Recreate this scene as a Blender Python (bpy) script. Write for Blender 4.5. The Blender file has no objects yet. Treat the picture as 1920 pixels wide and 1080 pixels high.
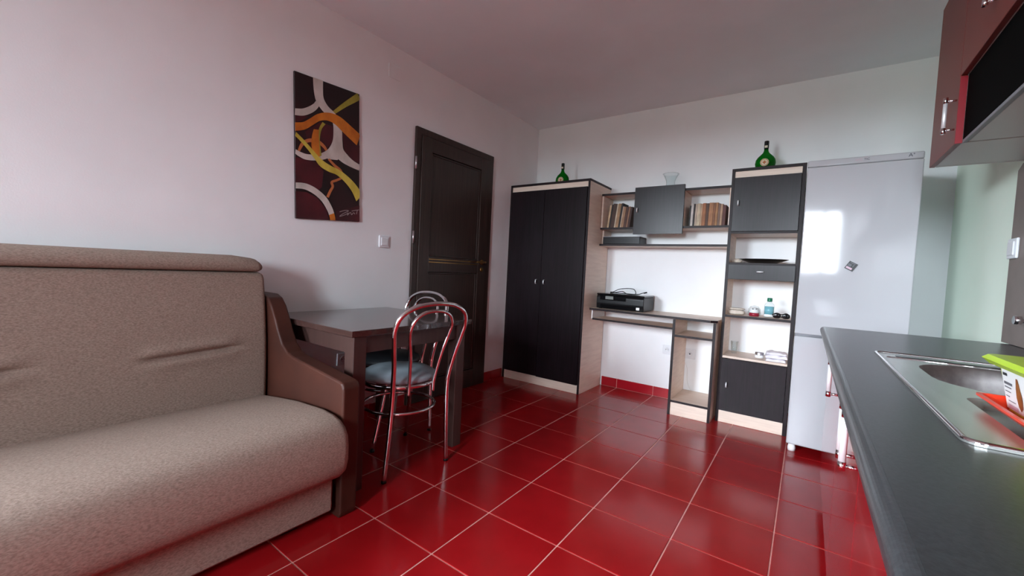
import bpy, bmesh, math, random
from mathutils import Vector, Matrix
random.seed(7)
PI = math.pi
S = bpy.context.scene
COL = S.collection

# ------------------------------------------------------------------ camera
cam_d = bpy.data.cameras.new('camera')
cam = bpy.data.objects.new('camera', cam_d); COL.objects.link(cam)
right = Vector((0.8115642987833587, 0.5821561938800606, 0.04957373162630049))
down = Vector((0.06537107832061093, -0.006159998598378194, -0.9978420098073986))
fwd = Vector((-0.5805945324057709, 0.8130536392787067, -0.04305541308796147))
m = Matrix((right, -down, -fwd)).transposed().to_4x4()
m.translation = Vector((2.380154, -3.68387654, 1.04341527))
cam.matrix_world = m
cam_d.sensor_width = 36.0
cam_d.lens = 36.0 * 774.1595 / 1920.0
cam_d.clip_start = 0.02
S.camera = cam

# ------------------------------------------------------------------ world, daylight, exposure
S.view_settings.view_transform = 'Standard'
S.view_settings.look = 'None'
S.view_settings.exposure = 0.78
S.view_settings.gamma = 1.0
S.view_settings.use_curve_mapping = False
S.cycles.max_bounces = 10
S.cycles.diffuse_bounces = 6
S.cycles.glossy_bounces = 5
S.cycles.transmission_bounces = 8
S.cycles.transparent_max_bounces = 12
S.cycles.caustics_reflective = False
S.cycles.caustics_refractive = False
S.cycles.sample_clamp_indirect = 6.0
S.cycles.use_denoising = True

SKY = 120.0
w = bpy.data.worlds.new('overcast_sky'); S.world = w; w.use_nodes = True
nt = w.node_tree; nt.nodes.clear()
out = nt.nodes.new('ShaderNodeOutputWorld'); bg = nt.nodes.new('ShaderNodeBackground')
tc = nt.nodes.new('ShaderNodeTexCoord'); sp = nt.nodes.new('ShaderNodeSeparateXYZ')
ramp = nt.nodes.new('ShaderNodeValToRGB')
nt.links.new(tc.outputs['Generated'], sp.inputs[0])
nt.links.new(sp.outputs['Z'], ramp.inputs[0])                   # overcast: ground dark, sky about three times brighter overhead than at the skyline
e = ramp.color_ramp.elements
e[0].position = 0.0; e[0].color = (0.03, 0.034, 0.03, 1)
e[1].position = 1.0; e[1].color = (0.84, 0.94, 1.04, 1)
x = ramp.color_ramp.elements.new(0.003); x.color = (0.04, 0.044, 0.044, 1)
x = ramp.color_ramp.elements.new(0.022); x.color = (0.35, 0.39, 0.43, 1)
nt.links.new(ramp.outputs[0], bg.inputs[0]); bg.inputs[1].default_value = SKY
nt.links.new(bg.outputs[0], out.inputs[0])

ROOM_X, ROOM_Y, ROOM_Z = 3.085, -7.0, 2.52
BAY_X, BAY_Y = -2.6, -4.86      # invented bay to the left behind the viewer, sized to suit the light
WINS = [(-1.9, 0.4, 0.10, 2.50), (2.0, 2.82, 1.25, 2.43)]      # windows in the wall behind the viewer: x0, x1, z0, z1
for WIN in WINS:                                                # sampling portals that guide sky light through the openings
    ld = bpy.data.lights.new('window_portal', 'AREA'); ld.shape = 'RECTANGLE'
    ld.size = WIN[1] - WIN[0]; ld.size_y = WIN[3] - WIN[2]
    ld.cycles.is_portal = True
    lo = bpy.data.objects.new('window_portal', ld); COL.objects.link(lo)
    lo.location = ((WIN[0] + WIN[1]) / 2, ROOM_Y - 0.05, (WIN[2] + WIN[3]) / 2)
    lo.rotation_euler = (PI / 2, 0, 0)

# ------------------------------------------------------------------ materials
def lin(c):
    return tuple(((v / 255) / 12.92 if v / 255 <= 0.04045 else ((v / 255 + 0.055) / 1.055) ** 2.4) for v in c) + (1,)

def principled(name, col, rough=0.5, metal=0.0, coat=0.0, spec=0.5, trans=0.0, ior=1.45, coat_rough=0.05):
    mt = bpy.data.materials.new(name); mt.use_nodes = True
    b = mt.node_tree.nodes['Principled BSDF']
    b.inputs['Base Color'].default_value = lin(col)
    b.inputs['Roughness'].default_value = rough
    b.inputs['Metallic'].default_value = metal
    b.inputs['Coat Weight'].default_value = coat
    b.inputs['Coat Roughness'].default_value = coat_rough
    b.inputs['Specular IOR Level'].default_value = spec
    b.inputs['Transmission Weight'].default_value = trans
    b.inputs['IOR'].default_value = ior
    return mt

def vary(mt, col2, scale=(10, 10, 10), detail=4, lo_=0.35, hi_=0.65, bump=0.0, bump_dist=0.002, rough=None, ntype='noise', bump_scale=None):
    """mix a second colour by stretched noise, with an optional fine bump"""
    t = mt.node_tree; b = t.nodes['Principled BSDF']
    c1 = tuple(b.inputs['Base Color'].default_value)
    co = t.nodes.new('ShaderNodeTexCoord'); mp = t.nodes.new('ShaderNodeMapping'); mp.inputs['Scale'].default_value = scale
    t.links.new(co.outputs['Object'], mp.inputs[0])
    n = t.nodes.new('ShaderNodeTexNoise'); n.inputs['Scale'].default_value = 1.0; n.inputs['Detail'].default_value = detail
    t.links.new(mp.outputs[0], n.inputs['Vector'])
    r = t.nodes.new('ShaderNodeMapRange'); r.inputs[1].default_value = lo_; r.inputs[2].default_value = hi_
    t.links.new(n.outputs[0], r.inputs[0])
    mx = t.nodes.new('ShaderNodeMix'); mx.data_type = 'RGBA'
    mx.inputs[6].default_value = c1; mx.inputs[7].default_value = lin(col2)
    t.links.new(r.outputs[0], mx.inputs[0]); t.links.new(mx.outputs[2], b.inputs['Base Color'])
    if bump:
        bp = t.nodes.new('ShaderNodeBump'); bp.inputs['Strength'].default_value = bump; bp.inputs['Distance'].default_value = bump_dist
        if bump_scale:
            mp2 = t.nodes.new('ShaderNodeMapping'); mp2.inputs['Scale'].default_value = bump_scale
            t.links.new(co.outputs['Object'], mp2.inputs[0])
            n2 = t.nodes.new('ShaderNodeTexNoise'); n2.inputs['Scale'].default_value = 1.0; n2.inputs['Detail'].default_value = 3
            t.links.new(mp2.outputs[0], n2.inputs['Vector']); t.links.new(n2.outputs[0], bp.inputs['Height'])
        else:
            t.links.new(n.outputs[0], bp.inputs['Height'])
        t.links.new(bp.outputs[0], b.inputs['Normal'])
    return mt

M = {}
M['wall'] = vary(principled('wall_paint_white', (240, 242, 244), 0.85, spec=0.25), (236, 238, 240), (3, 3, 3), bump=0.12, bump_dist=0.002, bump_scale=(160, 160, 160))
M['wall_green_cast'] = vary(principled('wall_paint_green_cast', (228, 241, 227), 0.8, spec=0.25), (223, 238, 223), (3, 3, 3), bump=0.1, bump_dist=0.002, bump_scale=(160, 160, 160))  # greenish light cast on this side put into the wall colour
M['wall_taupe'] = principled('wall_paint_taupe', (120, 112, 108), 0.85, spec=0.25)  # dark tone on the unseen rear walls, chosen to cut bounce light
M['bounce_blocker'] = vary(principled('grey_bounce_blocker', (104, 108, 112), 0.95, spec=0.1), (92, 96, 100), (60, 60, 60))
M['ceiling'] = vary(principled('ceiling_paint', (236, 240, 244), 0.9, spec=0.2), (230, 235, 239), (2, 2, 2))
M['grout'] = vary(principled('grout_pink', (232, 172, 160), 0.8), (216, 152, 142), (20, 20, 20))
M['tile'] = vary(principled('red_floor_tile', (156, 20, 25), 0.18, spec=0.5), (147, 17, 21), (6, 6, 6), bump=0.05, bump_dist=0.001, bump_scale=(25, 25, 25))
M['tile_wall'] = principled('red_skirting_tile', (170, 22, 36), 0.25)
M['maple'] = vary(principled('pale_maple_board', (236, 218, 202), 0.45), (222, 202, 186), (6, 6, 60), lo_=0.3, hi_=0.7)
M['maple_h'] = vary(principled('pale_maple_board_flat', (220, 201, 186), 0.42), (206, 185, 169), (6, 60, 60), lo_=0.3, hi_=0.7)
M['wenge'] = vary(principled('wenge_board', (31, 23, 28), 0.30, spec=0.27), (22, 17, 19), (120, 120, 4))
M['wenge_edge'] = principled('wenge_edging', (32, 22, 25), 0.45, spec=0.25)
M['door_wood'] = vary(principled('dark_brown_door_wood', (58, 43, 38), 0.38), (44, 32, 28), (70, 70, 3), bump=0.15, bump_dist=0.001)
M['table_wood'] = vary(principled('dark_walnut_table', (66, 46, 42), 0.16, spec=0.6, coat=0.5), (54, 37, 34), (4, 60, 60), bump=0.05, bump_dist=0.001)
M['table_leg'] = vary(principled('dark_walnut_leg', (66, 45, 41), 0.4), (58, 39, 35), (50, 50, 3), bump=0.05, bump_dist=0.001)
M['chrome'] = principled('chrome_tube', (225, 222, 225), 0.07, metal=1.0)
M['satin'] = principled('satin_metal', (205, 203, 208), 0.28, metal=1.0)
M['silver'] = principled('silver_handle', (238, 238, 240), 0.45, metal=0.5)
M['steel'] = vary(principled('brushed_stainless_steel', (214, 218, 213), 0.26, metal=0.85), (204, 208, 204), (40, 4, 40))
M['steel_bowl'] = vary(principled('satin_stainless_steel', (176, 172, 172), 0.3, metal=1.0), (160, 156, 156), (60, 6, 60))
M['gold'] = principled('brass_strip', (176, 136, 82), 0.3, metal=1.0)
M['fabric'] = vary(principled('taupe_tweed', (152, 134, 122), 0.92, spec=0.2), (124, 106, 96), (300, 130, 300), detail=3, lo_=0.34, hi_=0.68, bump=0.4, bump_dist=0.002, bump_scale=(240, 120, 240))
M['leather'] = vary(principled('brown_leatherette', (68, 36, 27), 0.45, spec=0.35), (56, 29, 22), (5, 5, 5), bump=0.15, bump_dist=0.001, bump_scale=(220, 220, 220))
M['vinyl'] = vary(principled('grey_blue_vinyl', (150, 162, 170), 0.4), (134, 146, 154), (12, 12, 12))
M['vinyl_shaded'] = principled('shaded_grey_vinyl', (44, 46, 50), 0.45)  # seat colour darkened to stand for the shade under the table
M['worktop'] = vary(principled('charcoal_worktop', (60, 63, 66), 0.29, spec=0.6), (46, 48, 51), (220, 220, 220), bump=0.1, bump_dist=0.0006, bump_scale=(500, 500, 500))
M['red_gloss'] = principled('glossy_red_front', (138, 14, 26), 0.10, coat=0.3)
M['red_satin'] = principled('satin_red_front', (112, 40, 32), 0.4)
M['red_edge'] = principled('red_panel_edge', (130, 6, 24), 0.4)
M['white_lam'] = principled('white_laminate', (205, 208, 205), 0.35)
M['fridge'] = principled('white_fridge_enamel', (180, 180, 184), 0.07, coat=0.2, coat_rough=0.03)
M['grey_plastic'] = principled('grey_plastic', (120, 120, 126), 0.4)
M['dark_grey'] = principled('dark_grey_plastic', (44, 44, 48), 0.4)
M['black'] = principled('black_plastic', (12, 12, 14), 0.3, spec=0.3)
M['black_gloss'] = principled('black_gloss', (12, 12, 14), 0.1)
M['black_matt'] = principled('black_matt', (3, 3, 3), 0.8, spec=0.05)
M['backsplash'] = vary(principled('taupe_backsplash_board', (122, 108, 102), 0.45), (110, 97, 92), (8, 8, 8))
M['white_plastic'] = principled('white_plastic', (232, 232, 232), 0.3)
M['grey_text'] = principled('grey_print', (96, 98, 104), 0.6)
M['dark_text'] = principled('dark_print', (40, 42, 46), 0.6)
M['red_text'] = principled('pale_red_print', (190, 160, 170), 0.6)
def thin_glass(name, tint, glossy, grough=0.02):
    m_ = bpy.data.materials.new(name); m_.use_nodes = True; t_ = m_.node_tree; t_.nodes.clear()
    o2 = t_.nodes.new('ShaderNodeOutputMaterial'); a2 = t_.nodes.new('ShaderNodeBsdfTransparent'); a2.inputs[0].default_value = tint
    g2 = t_.nodes.new('ShaderNodeBsdfGlossy'); g2.inputs['Roughness'].default_value = grough
    lw = t_.nodes.new('ShaderNodeLayerWeight'); lw.inputs[0].default_value = glossy; mm = t_.nodes.new('ShaderNodeMixShader')
    ml = t_.nodes.new('ShaderNodeMath'); ml.operation = 'MULTIPLY'; ml.inputs[1].default_value = 0.45; t_.links.new(lw.outputs['Fresnel'], ml.inputs[0]); t_.links.new(ml.outputs[0], mm.inputs[0]); t_.links.new(a2.outputs[0], mm.inputs[1]); t_.links.new(g2.outputs[0], mm.inputs[2]); t_.links.new(mm.outputs[0], o2.inputs[0])
    return m_
M['glass'] = thin_glass('clear_glass', (0.95, 0.97, 0.97, 1), 0.12)
M['green_glass'] = thin_glass('green_bottle_glass', (0.03, 0.42, 0.08, 1), 0.35)
M['foil'] = principled('dark_foil', (18, 22, 20), 0.35)
M['cream'] = principled('cream_paper', (226, 214, 190), 0.7)
M['lime'] = vary(principled('lime_plastic', (178, 210, 30), 0.3), (170, 202, 26), (10, 10, 10))
M['tray_red'] = principled('orange_red_plastic', (222, 58, 36), 0.28)
M['label_white'] = principled('white_label', (224, 226, 226), 0.5)
M['brown_print'] = vary(principled('amber_brown_print', (150, 92, 40), 0.5), (96, 48, 30), (30, 30, 30))
M['pink_print'] = principled('pink_print', (206, 176, 190), 0.6)
M['window_frame'] = principled('white_window_frame', (235, 235, 238), 0.35)
M['curtain'] = principled('sheer_curtain', (222, 224, 228), 0.9)
M['switch'] = principled('white_switch', (226, 228, 232), 0.3)
M['liquid'] = principled('pale_blue_gel', (120, 178, 190), 0.15)
M['green_cap'] = principled('green_cap', (20, 110, 80), 0.35)
M['dark_red'] = principled('dark_red_base', (150, 30, 50), 0.3)
M['cloth_white'] = principled('white_cloth', (222, 218, 226), 0.85)
M['beige'] = vary(principled('beige_case', (206, 196, 184), 0.6), (190, 178, 164), (40, 40, 40))
M['screen'] = principled('grey_screen', (120, 124, 120), 0.2)
mt = bpy.data.materials.new('window_pane_glass'); mt.use_nodes = True; t = mt.node_tree; t.nodes.clear()
o_ = t.nodes.new('ShaderNodeOutputMaterial'); tr = t.nodes.new('ShaderNodeBsdfTransparent'); gl = t.nodes.new('ShaderNodeBsdfGlossy'); gl.inputs['Roughness'].default_value = 0.0
mxs = t.nodes.new('ShaderNodeMixShader'); mxs.inputs[0].default_value = 0.06
t.links.new(tr.outputs[0], mxs.inputs[1]); t.links.new(gl.outputs[0], mxs.inputs[2]); t.links.new(mxs.outputs[0], o_.inputs[0])
M['pane'] = mt

# ------------------------------------------------------------------ geometry helpers
class MB:
    def __init__(s): s.bm = bmesh.new(); s.smooth = set()
    def _mark(s, faces, smooth):
        if smooth:
            for f in faces: f.smooth = True
    def box(s, x0, x1, y0, y1, z0, z1, bev=0.0, seg=1):
        before = set(s.bm.faces)
        r = bmesh.ops.create_cube(s.bm, size=1.0)
        for v in r['verts']:
            v.co = Vector(((x0 + x1) / 2 + v.co.x * (x1 - x0), (y0 + y1) / 2 + v.co.y * (y1 - y0), (z0 + z1) / 2 + v.co.z * (z1 - z0)))
        if bev:
            es = list({e for v in r['verts'] for e in v.link_edges})
            bmesh.ops.bevel(s.bm, geom=es, offset=bev, segments=seg, affect='EDGES', profile=0.5)
        return [f for f in s.bm.faces if f not in before]
    def prism(s, pts, axis, a0, a1, bev=0.0, seg=1, smooth=False):
        """polygon pts (2D) extruded along axis ('x','y','z') from a0 to a1"""
        def P(p, a):
            return {'x': (a, p[0], p[1]), 'y': (p[0], a, p[1]), 'z': (p[0], p[1], a)}[axis]
        before = set(s.bm.faces)
        va = [s.bm.verts.new(P(p, a0)) for p in pts]; vb = [s.bm.verts.new(P(p, a1)) for p in pts]
        n = len(pts); fs = [s.bm.faces.new(va), s.bm.faces.new(vb[::-1])]
        for i in range(n): fs.append(s.bm.faces.new((va[i], vb[i], vb[(i + 1) % n], va[(i + 1) % n])))
        bmesh.ops.recalc_face_normals(s.bm, faces=fs)
        if bev:
            bmesh.ops.bevel(s.bm, geom=list({e for f in fs for e in f.edges}), offset=bev, segments=seg, affect='EDGES', profile=0.5)
        new = [f for f in s.bm.faces if f not in before]
        s._mark(new, smooth)
        return new
    def lathe(s, prof, seg=24, cx=0, cy=0, sx=1, sy=1, smooth=True):
        """prof: list of (r, z) bottom to top"""
        rings = []
        for r, z in prof:
            if r < 1e-6: rings.append([s.bm.verts.new((cx, cy, z))])
            else: rings.append([s.bm.verts.new((cx + r * sx * math.cos(2 * PI * k / seg), cy + r * sy * math.sin(2 * PI * k / seg), z)) for k in range(seg)])
        fs = []
        for a, b in zip(rings[:-1], rings[1:]):
            for k in range(seg):
                k2 = (k + 1) % seg
                if len(a) == 1 and len(b) == 1: continue
                if len(a) == 1: fs.append(s.bm.faces.new((a[0], b[k], b[k2])))
                elif len(b) == 1: fs.append(s.bm.faces.new((a[k], b[0], a[k2])))
                else: fs.append(s.bm.faces.new((a[k], a[k2], b[k2], b[k])))
        for ring in (rings[0], rings[-1]):
            if len(ring) > 1 : pass
        bmesh.ops.recalc_face_normals(s.bm, faces=fs)
        s._mark(fs, smooth)
        return fs
    def tube(s, pts, r, seg=10, closed=False, caps=True):
        pts = [Vector(p) for p in pts]; n = len(pts)
        rings = []; up = None
        for i, p in enumerate(pts):
            if closed: t_ = pts[(i + 1) % n] - pts[i - 1]
            else: t_ = pts[min(i + 1, n - 1)] - pts[max(i - 1, 0)]
            t_.normalize()
            if up is None:
                up = Vector((0, 0, 1)) if abs(t_.z) < 0.9 else Vector((1, 0, 0))
            a = up - t_ * up.dot(t_); a.normalize(); up = a; b = t_.cross(a)
            rr = r[i] if isinstance(r, (list, tuple)) else r
            rings.append([s.bm.verts.new(p + (a * math.cos(2 * PI * k / seg) + b * math.sin(2 * PI * k / seg)) * rr) for k in range(seg)])
        fs = []
        pairs = list(zip(rings[:-1], rings[1:]))
        for A, B in pairs:
            for k in range(seg):
                fs.append(s.bm.faces.new((A[k], A[(k + 1) % seg], B[(k + 1) % seg], B[k])))
        if closed:
            A, B = rings[-1], rings[0]
            off = min(range(seg), key=lambda o: (A[0].co - B[o].co).length)
            for k in range(seg):
                fs.append(s.bm.faces.new((A[k], A[(k + 1) % seg], B[(k + 1 + off) % seg], B[(k + off) % seg])))
        s._mark(fs, True)
        if caps and not closed:
            fs.append(s.bm.faces.new(rings[0][::-1])); fs.append(s.bm.faces.new(rings[-1]))
        return fs
    def cyl(s, p0, p1, r, seg=16):
        return s.tube([p0, p1], r, seg)
    def quad(s, a, b, c, d):
        return s.bm.faces.new([s.bm.verts.new(v) for v in (a, b, c, d)])

def wloc(o):
    v = Vector((0, 0, 0))
    while o is not None: v += o.location; o = o.parent
    return v

def build(name, mb, mat, parent=None, world=True, loc=None):
    """link the builder's mesh as one object; world=True: coordinates are room coordinates, else the parent's own"""
    me = bpy.data.meshes.new(name)
    off = Vector((0, 0, 0))
    if parent is not None and world: off = wloc(parent)
    if loc is not None and parent is None: off = Vector(loc)
    if off.length: bmesh.ops.translate(mb.bm, verts=mb.bm.verts, vec=-off)
    mb.bm.to_mesh(me); mb.bm.free()
    mats = mat if isinstance(mat, (list, tuple)) else [mat]
    for q in mats: me.materials.append(M[q] if isinstance(q, str) else q)
    o = bpy.data.objects.new(name, me); COL.objects.link(o)
    if parent is not None: o.parent = parent
    elif loc is not None: o.location = loc
    return o

def tag(o, label=None, cat=None, group=None, kind=None):
    if label: o['label'] = label
    if cat: o['category'] = cat
    if group: o['group'] = group
    if kind: o['kind'] = kind
    return o

def thing(name, label, cat, loc=(0, 0, 0), rz=0.0, group=None):
    o = bpy.data.objects.new(name, None); COL.objects.link(o)
    o.location = loc; o.rotation_euler = (0, 0, rz); o.empty_display_size = 0.1
    return tag(o, label, cat, group)

def boxp(name, b, mat, parent, bev=0.0012, world=True):
    mb = MB(); mb.box(*b, bev=bev); return build(name, mb, mat, parent, world)

def struct(name, mb, mat, parent=None):
    o = build(name, mb, mat, parent)
    if parent is None: o['kind'] = 'structure'
    return o

def copy_tree(o, parent=None):
    c = o.copy(); COL.objects.link(c)
    if parent is not None: c.parent = parent
    for ch in list(o.children): copy_tree(ch, c)
    return c

def spline(pts, n=8, closed=False):
    P = [Vector(p) for p in pts]; out_ = []; N = len(P)
    rng = range(N) if closed else range(N - 1)
    for i in rng:
        if closed: p0, p1, p2, p3 = P[i - 1], P[i], P[(i + 1) % N], P[(i + 2) % N]
        else: p0, p1, p2, p3 = P[max(i - 1, 0)], P[i], P[i + 1], P[min(i + 2, N - 1)]
        for k in range(n):
            u = k / n
            out_.append(0.5 * ((2 * p1) + (p2 - p0) * u + (2 * p0 - 5 * p1 + 4 * p2 - p3) * u * u + (3 * p1 - p0 - 3 * p2 + p3) * u ** 3))
    if not closed: out_.append(P[-1])
    return out_

def text_mesh(name, txt, size, mat, parent, loc, rot, extr=0.0006, xs=1.0):
    cu = bpy.data.curves.new(name + '_curve', 'FONT'); cu.body = txt; cu.size = size; cu.extrude = extr; cu.resolution_u = 3
    tmp = bpy.data.objects.new(name + '_tmp', cu); COL.objects.link(tmp)
    dg = bpy.context.evaluated_depsgraph_get()
    me = bpy.data.meshes.new_from_object(tmp.evaluated_get(dg)); me.name = name
    bpy.data.objects.remove(tmp); bpy.data.curves.remove(cu)
    me.materials.clear(); me.materials.append(M[mat])
    o = bpy.data.objects.new(name, me); COL.objects.link(o); o.parent = parent
    o.location = Vector(loc) - wloc(parent); o.rotation_euler = rot; o.scale = (xs, 1, 1)
    return o

# ================================================================== ROOM
T = 1 / 3.0
G = 0.0027      # half grout
# floor: bed of grout with every tile a piece of its own
mb = MB(); mb.box(BAY_X - 0.10, ROOM_X + 0.10, ROOM_Y - 0.10, 0.10, -0.12, -0.002)
floor = struct('floor', mb, 'grout')
tile_cache = {}
def tile_mesh(sx, sy):
    key = (round(sx, 3), round(sy, 3))
    if key not in tile_cache:
        b = MB(); b.box(-sx / 2, sx / 2, -sy / 2, sy / 2, -0.008, 0.0, bev=0.0012)
        bmesh.ops.delete(b.bm, geom=[f for f in b.bm.faces if f.normal.z < -0.9], context='FACES_ONLY')
        me = bpy.data.meshes.new('tile'); b.bm.to_mesh(me); b.bm.free(); me.materials.append(M['tile']); tile_cache[key] = me
    return tile_cache[key]
ylines = [0.0] + [-(j / 3.0) + 0.0267 for j in range(1, 23)]
ylines = [v for v in ylines if v > ROOM_Y] + [ROOM_Y]
xlines = [i / 3.0 for i in range(0, 10)] + [ROOM_X]
xlines = [BAY_X] + [i / 3.0 for i in range(-7, 0)] + xlines
for i in range(len(xlines) - 1):
    for j in range(len(ylines) - 1):
        if xlines[i + 1] < 0.01 and ylines[j] > BAY_Y: continue
        x0, x1, y1, y0 = xlines[i] + G, xlines[i + 1] - G, ylines[j] - G, ylines[j + 1] + G
        o = bpy.data.objects.new('tile', tile_mesh(x1 - x0, y1 - y0)); COL.objects.link(o); o.parent = floor
        o.location = ((x0 + x1) / 2, (y0 + y1) / 2, random.uniform(-0.0003, 0.0003))
        o.rotation_euler = (random.uniform(-0.0012, 0.0012), random.uniform(-0.0012, 0.0012), 0)

mb = MB(); mb.box(BAY_X - 0.1, ROOM_X + 0.1, ROOM_Y - 0.1, 0.1, ROOM_Z, ROOM_Z + 0.1); struct('ceiling', mb, 'ceiling')
mb = MB(); mb.box(-0.1, ROOM_X + 0.1, 0, 0.1, -0.1, ROOM_Z); struct('wall_back', mb, 'wall')
mb = MB(); mb.box(ROOM_X, ROOM_X + 0.1, BAY_Y, 0.0, -0.1, ROOM_Z); struct('wall_right', mb, 'wall_green_cast')
mb = MB(); mb.box(ROOM_X, ROOM_X + 0.1, ROOM_Y - 0.1, BAY_Y, -0.1, ROOM_Z); struct('wall_right.001', mb, 'wall_taupe')
mb = MB(); mb.box(-0.1, 0, BAY_Y, 0.0, -0.1, ROOM_Z); struct('wall_left', mb, 'wall')
mb = MB(); mb.box(BAY_X, -0.1, BAY_Y, BAY_Y + 0.1, -0.1, ROOM_Z); mb.box(BAY_X - 0.1, BAY_X, ROOM_Y - 0.1, BAY_Y + 0.1, -0.1, ROOM_Z); struct('wall_left.001', mb, 'wall_taupe')
# wall with the window, behind the viewer
mb = MB()
cuts_ = [BAY_X] + [v for W_ in WINS for v in W_[:2]] + [ROOM_X]
for xa, xb in zip(cuts_[::2], cuts_[1::2]): mb.box(xa, xb, ROOM_Y - 0.1, ROOM_Y, -0.1, ROOM_Z)
for q0, q1, q2, q3 in WINS:
    mb.box(q0, q1, ROOM_Y - 0.1, ROOM_Y, -0.1, q2); mb.box(q0, q1, ROOM_Y - 0.1, ROOM_Y, q3, ROOM_Z)
struct('wall_front', mb, 'wall_taupe')
fy0, fy1 = ROOM_Y - 0.075, ROOM_Y - 0.02
for wi, (WIN, muls) in enumerate(zip(WINS, ((-1.15, -0.35), (2.51,)))):
    mb = MB()
    mb.box(WIN[0], WIN[1], fy0, fy1, WIN[2], WIN[2] + 0.06, 0.004); mb.box(WIN[0], WIN[1], fy0, fy1, WIN[3] - 0.06, WIN[3], 0.004)
    stiles = [(WIN[0], WIN[0] + .055)] + [(m_, m_ + .085) for m_ in muls] + [(WIN[1] - .055, WIN[1])]
    for xa, xb in stiles: mb.box(xa, xb, fy0, fy1, WIN[2] + 0.06, WIN[3] - 0.06, 0.004)
    window = struct('window_%d' % (wi + 1), mb, 'window_frame')
    for (p0_, p1_), (p2_, p3_) in zip(stiles[:-1], stiles[1:]):
        q = MB(); q.box(p1_ + .001, p2_ - .001, ROOM_Y - 0.05, ROOM_Y - 0.046, WIN[2] + .061, WIN[3] - .061); build('pane', q, 'pane', window)
# sheer curtain at the window's end
mb = MB(); pts = []
n = 36
for k in range(n + 1):
    xx = 2.84 + 0.22 * k / n; yy = ROOM_Y + 0.07 + 0.02 * math.sin(k * 1.3)
    pts.append((xx, yy))
va = [mb.bm.verts.new((p[0], p[1], 0.05)) for p in pts]; vb = [mb.bm.verts.new((p[0], p[1], 2.40)) for p in pts]
for k in range(n): mb.bm.faces.new((va[k], va[k + 1], vb[k + 1], vb[k])).smooth = True
tag(build('curtain', mb, 'curtain'), 'white sheer curtain hanging beside the kitchen window', 'curtain')

# skirting tiles
def skirting(name, axis, fixed, a0, a1, sgn):
    """row of red skirting tiles; joints fall on the floor joints"""
    q = MB()
    if axis == 'y': q.box(fixed, fixed + sgn * 0.004, a0, a1, 0.0, 0.083)
    else: q.box(a0, a1, fixed, fixed + sgn * 0.004, 0.0, 0.083)
    o = struct(name, q, 'grout')
    cuts = [v for v in ([i / 3.0 for i in range(11)] if axis == 'x' else [-(j / 3.0) + 0.0267 for j in range(23)]) if a0 + .01 < v < a1 - .01]
    cuts = sorted([a0] + cuts + [a1])
    for c0, c1 in zip(cuts[:-1], cuts[1:]):
        q = MB()
        lo_, hi_ = (min(fixed, fixed + sgn * .010), max(fixed, fixed + sgn * .010))
        if axis == 'y': q.box(lo_, hi_, c0 + G, c1 - G, 0.003, 0.085, 0.0012)
        else: q.box(c0 + G, c1 - G, lo_, hi_, 0.003, 0.085, 0.0012)
        build('tile', q, 'tile_wall', o)
skirting('baseboard_back', 'x', 0.0, 0.848, 2.33, -1)
skirting('baseboard_left', 'y', 0.0, -0.752, -0.47, 1)
skirting('baseboard_left.001', 'y', 0.0, BAY_Y, -1.664, 1)

mb = MB(); mb.box(-2.3, 2.35, -6.85, -4.92, 0.0006, 0.014, 0.004)  # added on the unseen floor to damp its red bounce
tag(build('bounce_blocker', mb, 'bounce_blocker'), 'large grey floor sheet added out of view to cut red bounce light', 'bounce_blocker')

# ================================================================== DOOR in the left wall (hung flush)
D0, D1, DH = -1.655, -0.757, 2.05
mb = MB()
mb.box(0.001, 0.022, D0, D0 + 0.05, 0.0, DH, 0.002); mb.box(0.001, 0.022, D1 - 0.05, D1, 0.0, DH, 0.002)
mb.box(0.001, 0.022, D0 + 0.05, D1 - 0.05, DH - 0.05, DH, 0.002)
door = struct('door_1', mb, 'door_wood')
mb = MB()
L0, L1 = D0 + 0.052, D1 - 0.052
P0, P1 = -1.502, -0.925
mb.box(0.001, 0.030, L0, P0, 0.006, DH - 0.053, 0.002); mb.box(0.001, 0.030, P1, L1, 0.006, DH - 0.053, 0.002)
mb.box(0.001, 0.0295, P0, P1, 1.895, DH - 0.053, 0.002); mb.box(0.001, 0.0295, P0, P1, 1.0, 1.115, 0.002)
mb.box(0.001, 0.0295, P0, P1, 0.006, 0.16, 0.002)
build('door_leaf', mb, 'door_wood', door)
for z0, z1 in ((1.117, 1.893), (0.162, 0.998)):
    q = MB(); q.box(0.001, 0.014, P0 + .001, P1 - .001, z0, z1)
    b = MB()
    # bevelled panel moulding
    q.box(0.012, 0.020, P0 + 0.001, P0 + 0.016, z0, z1, 0.003); q.box(0.012, 0.020, P1 - 0.016, P1 - 0.001, z0, z1, 0.003)
    q.box(0.012, 0.020, P0 + 0.016, P1 - 0.016, z1 - 0.015, z1, 0.003); q.box(0.012, 0.020, P0 + 0.016, P1 - 0.016, z0, z0 + 0.015, 0.003)
    b.bm.free(); build('door_panel', q, 'door_wood', door)
for z in (1.072, 1.094):
    boxp('inlay_strip', (0.0290, 0.0312, P0 + .004, P1 - .004, z, z + 0.006), 'gold', door, 0.0005)['label'] = 'thin brass inlay strip'
for z in (1.786, 1.249, 0.25):
    q = MB(); q.cyl((0.027, D0 - 0.001, z - 0.045), (0.027, D0 - 0.001, z + 0.045), 0.007, 10); build('hinge', q, 'satin', door)
q = MB(); q.lathe([(0.0, 0), (0.022, 0), (0.022, 0.004), (0.012, 0.006), (0.0, 0.006)], 20)
bmesh.ops.rotate(q.bm, verts=q.bm.verts, matrix=Matrix.Rotation(PI / 2, 3, 'Y')); bmesh.ops.translate(q.bm, verts=q.bm.verts, vec=(0.0302, -0.872, 1.10))
q.cyl((0.030, -0.872, 1.10), (0.075, -0.872, 1.10), 0.008, 12)
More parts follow.
